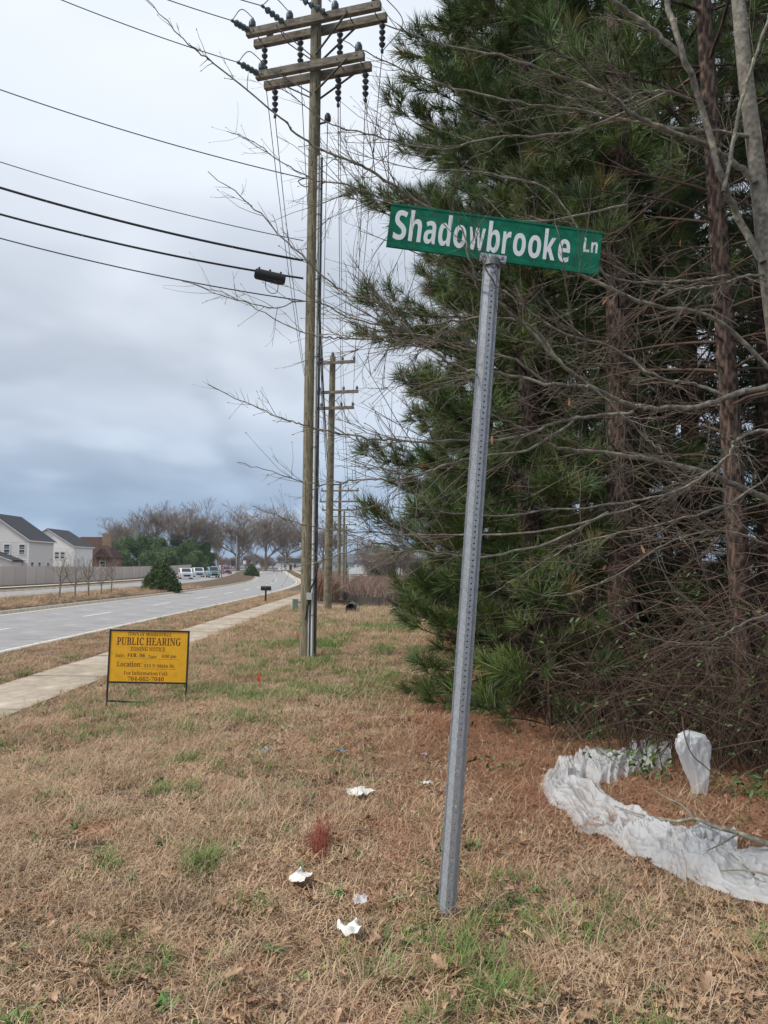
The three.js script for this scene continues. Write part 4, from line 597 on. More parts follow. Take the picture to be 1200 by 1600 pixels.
// ---------------------------------------------------------------- plastic sheeting, fallen branch, litter
{
  const ridge = (x, y, z) => { let s = 0, a = 0.5; for (let k = 0; k < 4; k++) { s += a * (1 - Math.abs(noise(x, y, z) * 2 - 1)) ** 2; x = x * 2.1 + 3.3; y = y * 1.9 + 7.1; z = z * 2 + 1.9; a *= 0.42; } return s; };
  const origin = onGround(960, 1310), g = thing('plastic_sheet', 'crumpled translucent white plastic sheeting strewn over the pine straw', 'plastic sheet', origin);
  const poly = l => new THREE.CatmullRomCurve3(l.map(([px, py]) => onGround(px, py)));
  function strip(name, near, far, nu, nv, hgt, seed, seedScale = 1) {
    const a = poly(near), b = poly(far);
    const geo = gridGeo(nu, nv, (u, v) => {
      const wd = 0.62 + 0.75 * fbm(u * 7, 1.5, seed + 20, 3), off = (fbm(u * 6, 4.5, seed + 21, 3) - 0.5) * 0.7, q = a.getPoint(u).lerp(b.getPoint(u), 0.5 + off + (v - 0.5) * wd), s = Math.pow(Math.sin(Math.PI * clamp(v, 0.01, 0.99)), 0.6), len = a.getLength(), U = u * len * 5 * seedScale, W = v * 2.2;
      const wu = fbm(U * 0.6, W * 0.6, seed + 3, 2) * 2.4, wv = fbm(U * 0.6, W * 0.6, seed + 9, 2) * 2.4;
      const fold = ridge(U * 0.35 + wu * 0.8, W * 1.3 + wv, seed), wrinkle = ridge(U * 1.1 + wu * 1.5, W * 2.6 + wv * 1.4, seed + 4), bulk = fbm(U * 0.4, W * 0.5, seed + 1, 2);
      const e = (v - 0.5) * 2, edge = Math.sign(e) * Math.pow(Math.abs(e), 4); q.z += edge * (fbm(U * 1.1, e > 0 ? 3 : 8, seed + 6, 3) - 0.5) * -0.34; q.x += (fbm(U * 0.8, W, seed + 5, 2) - 0.5) * 0.06;
      q.y = ground(q.x, q.z) + 0.034 + s * (hgt * (bulk * 1.3 - 0.1) + fold * 0.10 + wrinkle * 0.05 + ridge(U * 2.6 + wv * 2, W * 5 + wu * 2, seed + 7) * 0.028) - 0.04 * s; return q.sub(origin);
    });
    mesh(name, geo, MAT.plastic, g);
  }
  strip('lower_run', [[846, 1222], [856, 1262], [905, 1304], [960, 1348], [1040, 1380], [1120, 1402], [1230, 1420]], [[895, 1196], [925, 1226], [950, 1262], [1010, 1292], [1060, 1318], [1120, 1330], [1230, 1330]], 300, 100, 0.08, 50);
  strip('upper_run', [[890, 1222], [930, 1236], [965, 1222], [1000, 1218], [1050, 1216]], [[915, 1180], [950, 1180], [985, 1180], [1010, 1176], [1052, 1180]], 170, 60, 0.07, 60);
  strip('right_heap', [[1075, 1348], [1110, 1352], [1150, 1352]], [[1085, 1322], [1112, 1318], [1150, 1330]], 80, 50, 0.10, 70);
  // the piece that hangs over the twigs like a pouch
  const dB = -onGround(1080, 1252).z, ax = [[1077, 1143], [1079, 1158], [1083, 1178], [1089, 1205], [1094, 1232], [1092, 1256]].map(([a, b]) => at(a, b, dB)), cv = new THREE.CatmullRomCurve3(ax);
  const pouch = gridGeo(90, 90, (u, v) => { const c = cv.getPoint(v), an = u * Math.PI * 2, w = table([[0, 0.004], [0.03, 0.045], [0.09, 0.085], [0.2, 0.105], [0.4, 0.105], [0.6, 0.085], [0.8, 0.058], [1, 0.05]], v), f = ridge(Math.cos(an) * 1.6 + v * 1.5, Math.sin(an) * 1.6 + v * 0.8, v * 2.2 + 80); const r = w * (0.45 + 0.7 * f + 0.35 * noise(Math.cos(an) * 1.1 + 5, Math.sin(an) * 1.1, v * 3)); return V(c.x + Math.cos(an) * r, c.y + (f - 0.5) * 0.05 - (v > 0.9 ? (v - 0.9) * 0.9 * noise(an * 2.5, 2, 1) : 0), c.z + Math.sin(an) * r * 0.5).sub(origin); });
  mesh('hanging_fold', pouch, MAT.plastic, g);
  strip('middle_fold', [[985, 1200], [1000, 1204], [1018, 1202]], [[987, 1172], [1002, 1168], [1020, 1166]], 30, 24, 0.12, 90);

  // fallen branch lying across the plastic
  const fb = thing('fallen_branch', 'grey lichen covered fallen branch lying over the plastic at right', 'branch', onGround(1150, 1330)), o = fb.position, P = (px, py, dy) => { const q = onGround(px, py + dy * 280); q.y += dy; return q.sub(o); };
  const main = [P(1010, 1279, 0.10), P(1060, 1284, 0.12), P(1085, 1281, 0.16), P(1120, 1297, 0.18), P(1150, 1306, 0.18), P(1180, 1318, 0.17), P(1240, 1338, 0.12)];
  mesh('stem', new MB().tube(new THREE.CatmullRomCurve3(main).getPoints(28), 0.007, 0.016, 8).geo(), MAT.barkGrey, fb);
  for (const l of [[[1155, 1308, 0.18], [1130, 1325, 0.17], [1105, 1338, 0.16]], [[1085, 1281, 0.16], [1070, 1262, 0.2], [1040, 1245, 0.22], [1020, 1230, 0.24]], [[1240, 1400, 0.08], [1200, 1376, 0.12], [1165, 1368, 0.12], [1128, 1366, 0.1]], [[1180, 1374, 0.1], [1160, 1358, 0.14], [1143, 1343, 0.16]], [[1060, 1284, 0.12], [1000, 1272, 0.1], [960, 1258, 0.08]]]) mesh('side_branch', new MB().tube(new THREE.CatmullRomCurve3(l.map(q => P(...q))).getPoints(12), 0.007, 0.0025, 6).geo(), MAT.barkGrey, fb);
  const vb = single('bare_twig', new MB().tube(new THREE.CatmullRomCurve3([at(886, 1125, 6), at(905, 1150, 5.9), at(935, 1172, 5.7), at(960, 1190, 5.6), at(985, 1212, 5.5)]).getPoints(14), 0.004, 0.002, 5).geo(), MAT.deadTwig, 'thin dark twig arching down over the upper plastic', 'twig'); 
  single('bare_twig', new MB().tube(new THREE.CatmullRomCurve3([at(1066, 1120, 5.2), at(1070, 1150, 5.15), at(1082, 1180, 5.1), at(1100, 1196, 5.1), at(1120, 1215, 5.1)]).getPoints(14), 0.005, 0.003, 5).geo(), MAT.deadTwig, 'thin dark stem crossing the hanging plastic pouch', 'twig');

  function scrap(name, px, py, w, l, mat, label, cat, seed, amp = 0.75) { const c = onGround(px, py), R = rng(seed), turn = R() * 3, geo = gridGeo(14, 14, (u, v) => { const x = (u - 0.5) * w, z = (v - 0.5) * l, k = 1 + (noise(u * 3, v * 3, seed) - 0.5) * 0.6; return V(x * k, 0.02 + ridge(u * 1.8, v * 1.8, seed) * amp * Math.min(w, l) * 0.9, z * k); }); const m = single(name, geo, mat, label, cat); m.position.copy(c).add(V(0, 0.025, 0)); m.rotation.y = turn; return m; }
  scrap('paper_litter', 562, 1252, 0.15, 0.15, MAT.paper, 'flat white paper litter in the grass left of the post', 'litter', 3, 0.4); scrap('paper_litter', 470, 1390, 0.08, 0.10, MAT.paper, 'torn grey white scrap below the red paint mark', 'litter', 4); scrap('paper_litter', 545, 1476, 0.10, 0.09, MAT.paper, 'crumpled white tissue nearest the camera', 'litter', 5, 0.7); scrap('paper_litter', 563, 1427, 0.08, 0.06, MAT.plastic, 'small clear scrap just above the crumpled tissue', 'litter', 6); scrap('paper_litter', 667, 1236, 0.07, 0.05, MAT.paper, 'small white scrap beside the sign post', 'litter', 7);
  scrap('foil_litter', 415, 1184, 0.06, 0.05, MAT.blueFoil, 'small blue wrapper scrap, left of the two', 'litter', 8, 0.7); scrap('foil_litter', 531, 1184, 0.05, 0.05, MAT.blueFoil, 'small blue wrapper scrap, right of the two', 'litter', 9, 0.7); scrap('paper_litter', 664, 1188, 0.05, 0.05, MAT.galv, 'small silvery scrap behind the sign post', 'litter', 10, 0.6);
  // survey flags
  for (const [px, py, label] of [[406, 1076, 'small orange survey flag in the grass right of the notice'], [466, 1004, 'small orange survey flag at the foot of the tall pole']]) { const c = onGround(px, py), f = thing('survey_flag', label, 'flag', c); mesh('stake', new MB().tube([V(0, -0.03, 0), V(0.006, 0.2, 0)], 0.0022, 0.0022, 5).geo(), MAT.galvDark, f); mesh('flag_cloth', gridGeo(6, 6, (u, v) => V(0.006 - u * 0.045 * (1 - v * 0.4), 0.2 - v * 0.11, Math.sin(u * 5 + v * 3) * 0.012)), MAT.orange, f); }
}

// ---------------------------------------------------------------- roadside things
{
  { const c = onGround(415, 941), g = thing('mailbox', 'black mailbox on a post at the near kerb', 'mailbox', c, 0.25); const s = 1.0; mesh('post', new MB().box(-0.045, 0.045, -0.1, 0.62, -0.045, 0.045).geo(), MAT.siltFence, g); const sh = new THREE.Shape(); sh.moveTo(-0.11, 0); sh.lineTo(0.11, 0); sh.lineTo(0.11, 0.12); sh.absarc(0, 0.12, 0.11, 0, Math.PI); sh.lineTo(-0.11, 0); const e = new THREE.ExtrudeGeometry(sh, { depth: 0.52, bevelEnabled: false }); e.rotateY(Math.PI / 2); e.translate(-0.26, 0.62, 0); mesh('box', e, MAT.black, g); mesh('door', new MB().box(0.262, 0.275, 0.62, 0.82, -0.1, 0.1).geo(), MAT.siltFence, g); mesh('signal_flag', new MB().box(-0.05, -0.03, 0.72, 0.9, 0.113, 0.12).geo(), MAT.orange, g); }
  { const c = onGround(460, 955), g = thing('utility_pedestal', 'pale green utility pedestal at the sidewalk edge left of the pole', 'utility box', c, 0.3); const bx = new THREE.BoxGeometry(0.24, 0.5, 0.2); bx.translate(0, 0.22, 0); mesh('cabinet', bx, MAT.greenBox, g); const lid = new THREE.BoxGeometry(0.26, 0.05, 0.22); lid.translate(0, 0.49, 0); mesh('lid', lid, MAT.greenBox, g); g.rotation.z = -0.06; }
  { const c = onGround(548, 957), g = thing('culvert_pipe', 'black culvert pipe mouth below the drive', 'pipe', c); const p = new THREE.CylinderGeometry(0.2, 0.2, 2.2, 20, 1, true); p.rotateX(Math.PI / 2); p.translate(0, 0.17, -0.9); mesh('barrel', p, MAT.cable, g); const q = new THREE.CircleGeometry(0.2, 20); q.translate(0, 0.17, -0.5); mesh('inner_shade_disc', q, MAT.cable, g); const r = new THREE.TorusGeometry(0.2, 0.02, 6, 20); r.translate(0, 0.17, 0.2); mesh('rim', r, MAT.cable, g); }  // black disc inside the barrel stands in for the shade within the pipe
  { const pts = [[531, 931], [545, 936], [560, 942], [577, 948], [600, 950]].map(([px, py], k) => at(px, py, [54, 50, 47, 44.5, 43.5][k])), cv = new THREE.CatmullRomCurve3(pts), g = thing('silt_fence', 'low dark silt fence along the basin edge behind the second pole', 'fence', pts[0]); mesh('fabric', gridGeo(40, 3, (u, v) => { const p = cv.getPoint(u); p.y = ground(p.x, p.z) + 0.02 + v * 0.5 + noise(u * 20, v * 2) * 0.1 + (p.y - ground(p.x, p.z)) * 0.4; return p.sub(pts[0]); }), MAT.siltFence, g); for (let k = 0; k <= 10; k++) { const p = cv.getPoint(k / 10).clone(); p.y = ground(p.x, p.z); mesh('stake', new MB().beam(p.clone().sub(pts[0]).add(V(0, -0.1, 0.04)), p.clone().sub(pts[0]).add(V(0, 0.9, 0.04)), 0.04, 0.04, V(0, 0, 1)).geo(), MAT.arm, g); } }
  { // white rail fence
    const g = thing('rail_fence', 'white three rail fence beyond the brushy basin', 'fence', V(-6.2, ground(-6.2, -146), -146)), o = g.position; const n = 14; let prev = null; for (let k = 0; k <= n; k++) { const x = -6.2 + k * 1.75, z = -146 + k * 0.25, y = ground(x, z); mesh('post', new MB().box(x - 0.09 - o.x, x + 0.09 - o.x, y - 0.2 - o.y, y + 1.4 - o.y, z - 0.09 - o.z, z + 0.09 - o.z).geo(), MAT.trim, g); if (prev) for (const h of [0.4, 0.8, 1.2]) mesh('rail', new MB().beam(V(prev.x - o.x, prev.y + h - o.y, prev.z - o.z + 0.02), V(x - o.x, y + h - o.y, z - o.z + 0.02), 0.05, 0.15).geo(), MAT.trim, g); prev = V(x, y, z); }
    const g2 = thing('paling_fence', 'white paling fence along the far lot under the blue house', 'fence', V(-9, ground(-9, -205), -205)), o2 = g2.position; for (let k = 0; k < 7; k++) { const x = k * 2, y = ground(-9 + x, -205) - o2.y; mesh('fence_panel', new MB().box(x + 0.05, x + 1.9, y - 0.1, y + 1.7, -0.04, 0.04).geo(), MAT.trim, g2); mesh('post', new MB().box(x - 0.06, x + 0.05, y - 0.1, y + 1.85, -0.07, 0.07).geo(), MAT.trim, g2); }
  }
  { // board fence along the far side of the road
    const pts = []; for (let d = 60; d <= 232; d += 2.45) pts.push(V(-33.2 + curve(d) * 1.0, 0, -d));
    const g = thing('board_fence', 'long pale wooden board fence before the houses', 'fence', V(pts[0].x, roadY(60), pts[0].z)), o = g.position, b = new MB(); for (let k = 0; k < 16; k++) b.box(k * 0.15, k * 0.15 + 0.143, 0, 1.75 + (k % 3) * 0.008, -0.011, 0.011 + (k % 2) * 0.004); const pg = b.geo(), post = new MB().box(-0.05, 0.05, 0, 1.82, -0.06, 0.04).geo();
    for (let k = 0; k < pts.length - 1; k++) { const p = pts[k], q = pts[k + 1], y = ground(p.x, p.z); const m = mesh('fence_panel', pg, MAT.fenceWood[(k * 7) % 3], g); m.position.set(p.x - o.x, y - o.y - 0.05, p.z - o.z); m.rotation.y = Math.atan2(-(q.z - p.z), q.x - p.x); m.scale.x = p.distanceTo(q) / 2.4; const ps = mesh('fence_post', post, MAT.fenceWood[2], g); ps.position.copy(m.position); ps.rotation.y = m.rotation.y; }
  }
  for (const [px, pb, pt, d, label] of [[369, 893, 838, 185, 'thin grey street light pole on the median'], [446, 888, 858, 240, 'thin grey street light pole by the small white house']]) { const b = at(px, pb, d); b.y = ground(b.x, b.z); const t = at(px, pt, d), g = thing('street_light', label, 'street light', b); const H = t.y - b.y; mesh('pole_shaft', new MB().tube([V(0, -0.2, 0), V(0, H, 0)], 0.13, 0.07, 8, true).geo(), MAT.galv, g); mesh('arm', new MB().tube([V(0, H - 0.1, 0), V(-0.6, H + 0.25, 0), V(-1.4, H + 0.3, 0)], 0.04, 0.035, 6).geo(), MAT.galv, g); mesh('lamp_head', new MB().box(-2.0, -1.35, H + 0.24, H + 0.36, -0.14, 0.14).geo(), MAT.galv, g); }
  { const b = at(382, 893, 190); b.y = ground(b.x, b.z); const g = thing('road_sign', 'small white road sign among the median trees', 'road sign', b); mesh('post', new MB().box(-0.05, 0.05, -0.2, 2.6, -0.05, 0.05).geo(), MAT.galv, g); mesh('plate', new MB().box(-0.38, 0.38, 1.9, 2.8, 0.055, 0.075).geo(), MAT.trim, g); }
}
// cars
function car(px, py, d, paint, turn, label, truck) {
  const p = at(px, py, d); p.y = roadY(d) + 0.005; const g = thing('parked_car', label, 'car', p, turn, 'cars waiting on the far carriageway'); g.name = numbered('oncoming_car');
  const sec = truck ? [[-2.6, 0.35], [2.6, 0.35], [2.65, 0.95], [1.5, 1.1], [0.75, 1.78], [-0.7, 1.78], [-0.95, 1.1], [-2.65, 1.1]] : [[-2.2, 0.3], [2.2, 0.3], [2.28, 0.85], [1.25, 1.0], [0.45, 1.6], [-1.6, 1.62], [-2.2, 1.05]];
  const sh = new THREE.Shape(sec.map(([x, y]) => new THREE.Vector2(x, y))), e = new THREE.ExtrudeGeometry(sh, { depth: 1.6, bevelEnabled: true, bevelThickness: 0.1, bevelSize: 0.08, bevelSegments: 2 }); e.translate(0, 0, -0.8); mesh('body', e, paint, g);
  const fx = truck ? [1.5, 1.1, 0.75, 1.78] : [1.25, 1.0, 0.45, 1.6];
  mesh('windscreen', new MB().quad(V(fx[0] + 0.02, fx[1] + 0.1, -0.72), V(fx[0] + 0.02, fx[1] + 0.1, 0.72), V(fx[2] + 0.12, fx[3] + 0.02, 0.62), V(fx[2] + 0.12, fx[3] + 0.02, -0.62)).geo(), MAT.glass, g);
  for (const s of [-1, 1]) { mesh('side_window', new MB().box(-1.0 + (truck ? 0.4 : -0.3), fx[2] - 0.05, fx[1] + 0.1, fx[3] - 0.12, s * 0.905 - 0.006, s * 0.905 + 0.006).geo(), MAT.glass, g); mesh('headlight', new MB().box(sec[2][0] + 0.03, sec[2][0] + 0.09, 0.68, 0.86, s * 0.66 - 0.16, s * 0.66 + 0.16).geo(), MAT.lamp, g); mesh('mirror', new MB().box(fx[2] + 0.25, fx[2] + 0.4, fx[1] + 0.08, fx[1] + 0.24, s * 0.98 - 0.09, s * 0.98 + 0.09).geo(), MAT.black, g); }
  mesh('grille', new MB().box(sec[2][0] + 0.03, sec[2][0] + 0.085, 0.42, 0.66, -0.5, 0.5).geo(), MAT.black, g);
  for (const wx of [-1.4, 1.4]) for (const s of [-1, 1]) { const w = new THREE.Group(); w.name = 'wheel'; w.position.set(wx, 0.34, s * 0.82); g.add(w); const t = new THREE.CylinderGeometry(0.34, 0.34, 0.22, 18); t.rotateX(Math.PI / 2); mesh('tyre', t, MAT.tyre, w); const r = new THREE.CylinderGeometry(0.2, 0.2, 0.23, 12); r.rotateX(Math.PI / 2); mesh('rim', r, MAT.rim, w); }
}
const face = -Math.PI / 2 + 0.35;
const uCar = (u, d) => { const q = V(u + curve(d), roadY(d), -d).project(camera); return [600 + q.x * 600, 800 - q.y * 800]; };
[[-25.6, 122, [0.75, 0.76, 0.78], 'white car leading the oncoming traffic, nearest the board fence'], [-25.4, 141, [0.62, 0.66, 0.70], 'silver car second in the oncoming traffic'], [-22.5, 137, [0.16, 0.26, 0.28], 'teal grey pickup behind the bare median tree', true], [-22.4, 178, [0.30, 0.10, 0.13], 'maroon car between the median tree and the round bush'], [-25.2, 185, [0.35, 0.37, 0.40], 'grey car behind the maroon one'], [-25.4, 214, [0.7, 0.7, 0.72], 'farthest pale car in the oncoming traffic']].forEach(([u, d, c, label, truck]) => { const p = uCar(u, d); car(p[0], p[1], d, carPaint(...c), face, label, truck); });

// houses
function win(parent, x, y, z, w, h, axis = 'z') { const f = new THREE.Group(); f.name = 'window'; f.position.set(x, y, z); if (axis === 'x') f.rotation.y = Math.PI / 2; parent.add(f); const b = new MB(); b.box(-w / 2 - 0.1, w / 2 + 0.1, h / 2, h / 2 + 0.12, 0, 0.06).box(-w / 2 - 0.1, w / 2 + 0.1, -h / 2 - 0.12, -h / 2, 0, 0.08).box(-w / 2 - 0.1, -w / 2, -h / 2, h / 2, 0, 0.06).box(w / 2, w / 2 + 0.1, -h / 2, h / 2, 0, 0.06).box(-w / 2, w / 2, -0.04, 0.04, 0, 0.05); mesh('frame', b.geo(), MAT.trim, f); mesh('pane', new MB().quad(V(-w / 2, -h / 2, 0.02), V(w / 2, -h / 2, 0.02), V(w / 2, h / 2, 0.02), V(-w / 2, h / 2, 0.02)).geo(), MAT.glass, f); }
function gableHouse(g, x0, x1, z0, z1, eave, rise, wall, roofMat, over = 0.35) { // ridge runs along z, gable faces +z
  const b = new MB(), xm = (x0 + x1) / 2, y1 = eave; b.quad(V(x0, -0.3, z1), V(x1, -0.3, z1), V(x1, y1, z1), V(x0, y1, z1)).quad(V(x1, -0.3, z0), V(x0, -0.3, z0), V(x0, y1, z0), V(x1, y1, z0)).quad(V(x1, -0.3, z1), V(x1, -0.3, z0), V(x1, y1, z0), V(x1, y1, z1)).quad(V(x0, -0.3, z0), V(x0, -0.3, z1), V(x0, y1, z1), V(x0, y1, z0)).tri(V(x0, y1, z1), V(x1, y1, z1), V(xm, y1 + rise, z1)).tri(V(x1, y1, z0), V(x0, y1, z0), V(xm, y1 + rise, z0)); mesh('wall', b.geo(), wall, g);
  // lap siding: thin shadowing boards, as real steps
  const sb = new MB(); for (let y = 0.2; y < y1 - 0.1; y += 0.36) { sb.box(x0 + 0.06, x1 - 0.06, y, y + 0.06, z1 + 0.002, z1 + 0.03); sb.box(x1 + 0.002, x1 + 0.03, y, y + 0.06, z0 + 0.06, z1 - 0.06); } mesh('siding_laps', sb.geo(), wall, g).userData.kind = 'stuff';
  const sl = rise / ((x1 - x0) / 2), rf = new MB(), t = 0.16, xr = x1 + over, xl = x0 - over, yr = y1 - over * sl; for (const [xe] of [[xr], [xl]]) { const a = V(xm, y1 + rise + 0.02, z1 + over), c = V(xe, yr + 0.02, z1 + over), d = V(xe, yr + 0.02, z0 - over), e = V(xm, y1 + rise + 0.02, z0 - over), up = V(0, t, 0); rf.quad(c.clone().add(up), d.clone().add(up), e.clone().add(up), a.clone().add(up), 10, 8); rf.quad(a, e, d, c); rf.quad(c, d, d.clone().add(up), c.clone().add(up)); rf.quad(d, e, e.clone().add(up), d.clone().add(up)); } const roof = mesh('roof', rf.geo(), roofMat, g);
  const tr = new MB(); for (const xe of [xr, xl]) { tr.beam(V(xm, y1 + rise + 0.06, z1 + over + 0.03), V(xe, yr + 0.06, z1 + over + 0.03), 0.05, 0.26, V(0, 0, 1)); } mesh('rake_trim', tr.geo(), MAT.trim, roof); mesh('gutter', new MB().box(xr, xr + 0.1, yr - 0.02, yr + 0.14, z0 - over, z1 + over).geo(), MAT.trim, roof);
  mesh('corner_trim', new MB().box(x1 - 0.12, x1 + 0.035, -0.3, y1, z1 - 0.12, z1 + 0.035).geo(), MAT.trim, g);
}
{
  const c = at(43.5, 893, 112); c.y = ground(c.x, c.z); const g = thing('house', 'grey sided two storey house with a dark roof at the left edge', 'house', c);
  gableHouse(g, -10.5, 0, -8.4, 0, 5.25, 3.6, MAT.sidingGrey, MAT.roofDark);
  win(g, -0.95, 3.9, 0.0, 0.75, 1.3); win(g, -3.1, 3.9, 0.0, 0.75, 1.3); win(g, -6.4, 3.9, 0.0, 0.75, 1.3); for (const z of [-1.2, -3.6, -6.6]) { win(g, 0.0, 1.35, z, 0.8, 1.5, 'x'); }
  // lower front wing with its own gable
  const w = new THREE.Group(); w.name = 'front_wing'; g.add(w); const b = new MB(); b.box(-8.6, -0.9, -0.3, 2.35, 0.04, 3.4); b.tri(V(-8.6, 2.35, 3.41), V(-0.9, 2.35, 3.41), V(-4.75, 3.75, 3.41)); mesh('wing_wall', b.geo(), MAT.sidingGrey, w); const rf = new MB(); for (const xe of [-0.5, -9.0]) { const a = V(-4.75, 3.85, 3.75), e = V(-4.75, 3.85, 0.1), cc = V(xe, 2.3, 3.75), d = V(xe, 2.3, 0.1); rf.quad(cc, d, e, a, 6, 4); const dn = V(0, -0.14, 0); rf.quad(a.clone().add(dn), e.clone().add(dn), d.clone().add(dn), cc.clone().add(dn)); } mesh('wing_roof', rf.geo(), MAT.roofDark, w); mesh('wing_trim', new MB().beam(V(-4.75, 3.75, 3.8), V(-0.5, 2.2, 3.8), 0.05, 0.25, V(0, 0, 1)).beam(V(-4.75, 3.75, 3.8), V(-9, 2.2, 3.8), 0.05, 0.25, V(0, 0, 1)).geo(), MAT.trim, w);
}
{ const c = at(114, 893, 138); c.y = ground(c.x, c.z); const g = thing('house', 'white gabled house with a double window behind the grey one', 'house', c); gableHouse(g, -9.4, 0, -9, 0, 4.95, 2.9, MAT.sidingWhite, MAT.roofDark, 0.25); win(g, -1.9, 3.3, 0, 0.7, 1.2); win(g, -2.9, 3.3, 0, 0.7, 1.2); }
{ const c = at(138, 893, 158); c.y = ground(c.x, c.z); const g = thing('house', 'brick house with a brown hipped roof and a tall chimney', 'house', c); const b = new MB(); b.box(-4.6, 4.6, -0.3, 3.2, -6, 0); mesh('wall', b.geo(), MAT.brick, g); const rf = new MB(), A = V(-5, 3.1, 0.4), B = V(5, 3.1, 0.4), C = V(5, 3.1, -6.4), D = V(-5, 3.1, -6.4), E = V(-2.9, 7.3, -3), Fp = V(2.0, 7.3, -3); rf.quad(A, B, Fp, E, 10, 5).quad(C, D, E, Fp, 10, 5).tri(B, C, Fp).tri(D, A, E).quad(A, D, C, B); const roof = mesh('roof', rf.geo(), MAT.roofBrown, g); mesh('chimney', new MB().box(2.0, 3.6, 3.2, 8.0, -2.6, -1.6).geo(), M({ color: lin(0.42, 0.29, 0.19), map: texConcrete }), roof); const dr = new MB(); dr.tri(V(1.2, 3.15, 1.4), V(4.4, 3.15, 1.4), V(2.8, 4.9, 1.4)).quad(V(4.4, 3.15, 1.4), V(4.4, 3.15, -2), V(2.8, 4.9, -2), V(2.8, 4.9, 1.4)).quad(V(1.2, 3.15, -2), V(1.2, 3.15, 1.4), V(2.8, 4.9, 1.4), V(2.8, 4.9, -2)); mesh('dormer', dr.geo(), MAT.roofBrown, roof); win(g, 2.8, 1.7, 0.0, 1.0, 1.3); win(g, -2, 1.7, 0, 1.0, 1.3); }
{ const c = at(548, 890, 275); c.y = ground(c.x, c.z); const g = thing('house', 'pale blue house with a grey roof beyond the cross road', 'house', c); g.rotation.y = 0; const b = new MB(); b.box(-6.6, 3.4, -0.3, 3.0, -8, 0); mesh('wall', b.geo(), MAT.sidingBlue, g); const rf = new MB(); rf.quad(V(-7, 2.9, 0.4), V(3.8, 2.9, 0.4), V(3.8, 5.6, -4), V(-7, 5.6, -4), 8, 4).quad(V(3.8, 2.9, -8.4), V(-7, 2.9, -8.4), V(-7, 5.6, -4), V(3.8, 5.6, -4), 8, 4).tri(V(3.8, 2.9, 0.4), V(3.8, 2.9, -8.4), V(3.8, 5.6, -4)).tri(V(-7, 2.9, -8.4), V(-7, 2.9, 0.4), V(-7, 5.6, -4)); mesh('roof', rf.geo(), M({ color: lin(0.20, 0.23, 0.27), map: texAsphalt }), g); win(g, -1.2, 1.6, 0, 0.8, 1.2); win(g, -5, 1.6, 0, 0.8, 1.2);
  const c2 = at(563, 890, 268); c2.y = ground(c2.x, c2.z); const s = thing('shed', 'small white shed beside the pale blue house', 'shed', c2); mesh('wall', new MB().box(-2, 2.8, -0.3, 2.4, -3, 0).geo(), MAT.sidingWhite, s); const r2 = new MB(); r2.quad(V(-2.2, 2.35, 0.3), V(3.0, 2.35, 0.3), V(3.0, 3.7, -1.5), V(-2.2, 3.7, -1.5)).quad(V(3.0, 2.35, -3.3), V(-2.2, 2.35, -3.3), V(-2.2, 3.7, -1.5), V(3.0, 3.7, -1.5)); mesh('roof', r2.geo(), MAT.roofDark, s); mesh('door', new MB().box(0.2, 1.6, -0.1, 1.9, 0.003, 0.05).geo(), MAT.trim, s); }
{ const c = at(452, 889, 285); c.y = ground(c.x, c.z); const g = thing('house', 'small white house at the end of the road left of the tall pole', 'house', c); mesh('wall', new MB().box(-4, 4, -0.3, 2.7, -6, 0).geo(), MAT.sidingWhite, g); const rf = new MB(); rf.quad(V(-4.4, 2.6, 0.4), V(4.4, 2.6, 0.4), V(4.4, 4.2, -3), V(-4.4, 4.2, -3)).quad(V(4.4, 2.6, -6.4), V(-4.4, 2.6, -6.4), V(-4.4, 4.2, -3), V(4.4, 4.2, -3)); mesh('roof', rf.geo(), MAT.roofDark, g); win(g, 2, 1.5, 0, 0.9, 1.2); win(g, -1.5, 1.5, 0, 0.9, 1.2); mesh('door', new MB().box(0, 0.95, -0.1, 2.0, 0.003, 0.05).geo(), MAT.roofBrown, g); }

// ---------------------------------------------------------------- bare trees, evergreens, bushes of the distance
function bareGeo(seed, h, spread, depth, minR, low = 0.28) { // {trunk, limbs}
  const R = rng(seed), tr = new MB(), br = new MB();
  const grow = (p, dir, len, r, k) => { const n = k > 1 ? 3 : 1, pts = [p]; let q = p, d = dir; for (let s = 0; s < n; s++) { q = q.clone().addScaledVector(d, len / n); d = d.clone().add(V((R() - 0.5) * 0.4, (R() - 0.3) * 0.25, (R() - 0.5) * 0.4)).normalize(); pts.push(q); } br.tube(pts, r, Math.max(r * 0.6, minR), r > 0.06 ? 5 : 3); if (k <= 0) return; const m = 2 + (R() < 0.7 ? 1 : 0) + (k > 3 && R() < 0.4 ? 1 : 0); for (let s = 0; s < m; s++) { const a = pts[1 + (s % n)], nd = d.clone().add(V((R() - 0.5) * spread, (R() - 0.32) * spread * 0.7, (R() - 0.5) * spread)).normalize(); grow(a, nd, len * (0.64 + R() * 0.26), Math.max(r * 0.56, minR), k - 1); } };
  const H = h * low, r0 = h * 0.021; tr.tube([V(0, -0.2, 0), V((R() - 0.5) * 0.1 * h * 0.2, H * 0.5, 0), V(0, H, 0), V(0.02 * h * (R() - 0.5), H * 1.5, 0)], r0 * 1.15, r0 * 0.7, 8);
  const m = 5; for (let k = 0; k < m; k++) { const a = k / m * 6.283 + R(), e = 0.5 + R() * 0.7; grow(V(0, H * (0.8 + R() * 0.6), 0), V(Math.cos(a) * Math.cos(e), Math.sin(e), Math.sin(a) * Math.cos(e)), h * 0.27, r0 * 0.5, depth); } grow(V(0, H * 1.45, 0), V((R() - 0.5) * 0.2, 1, (R() - 0.5) * 0.2), h * 0.3, r0 * 0.6, depth); return { trunk: tr.geo(), crown: br.geo() };
}
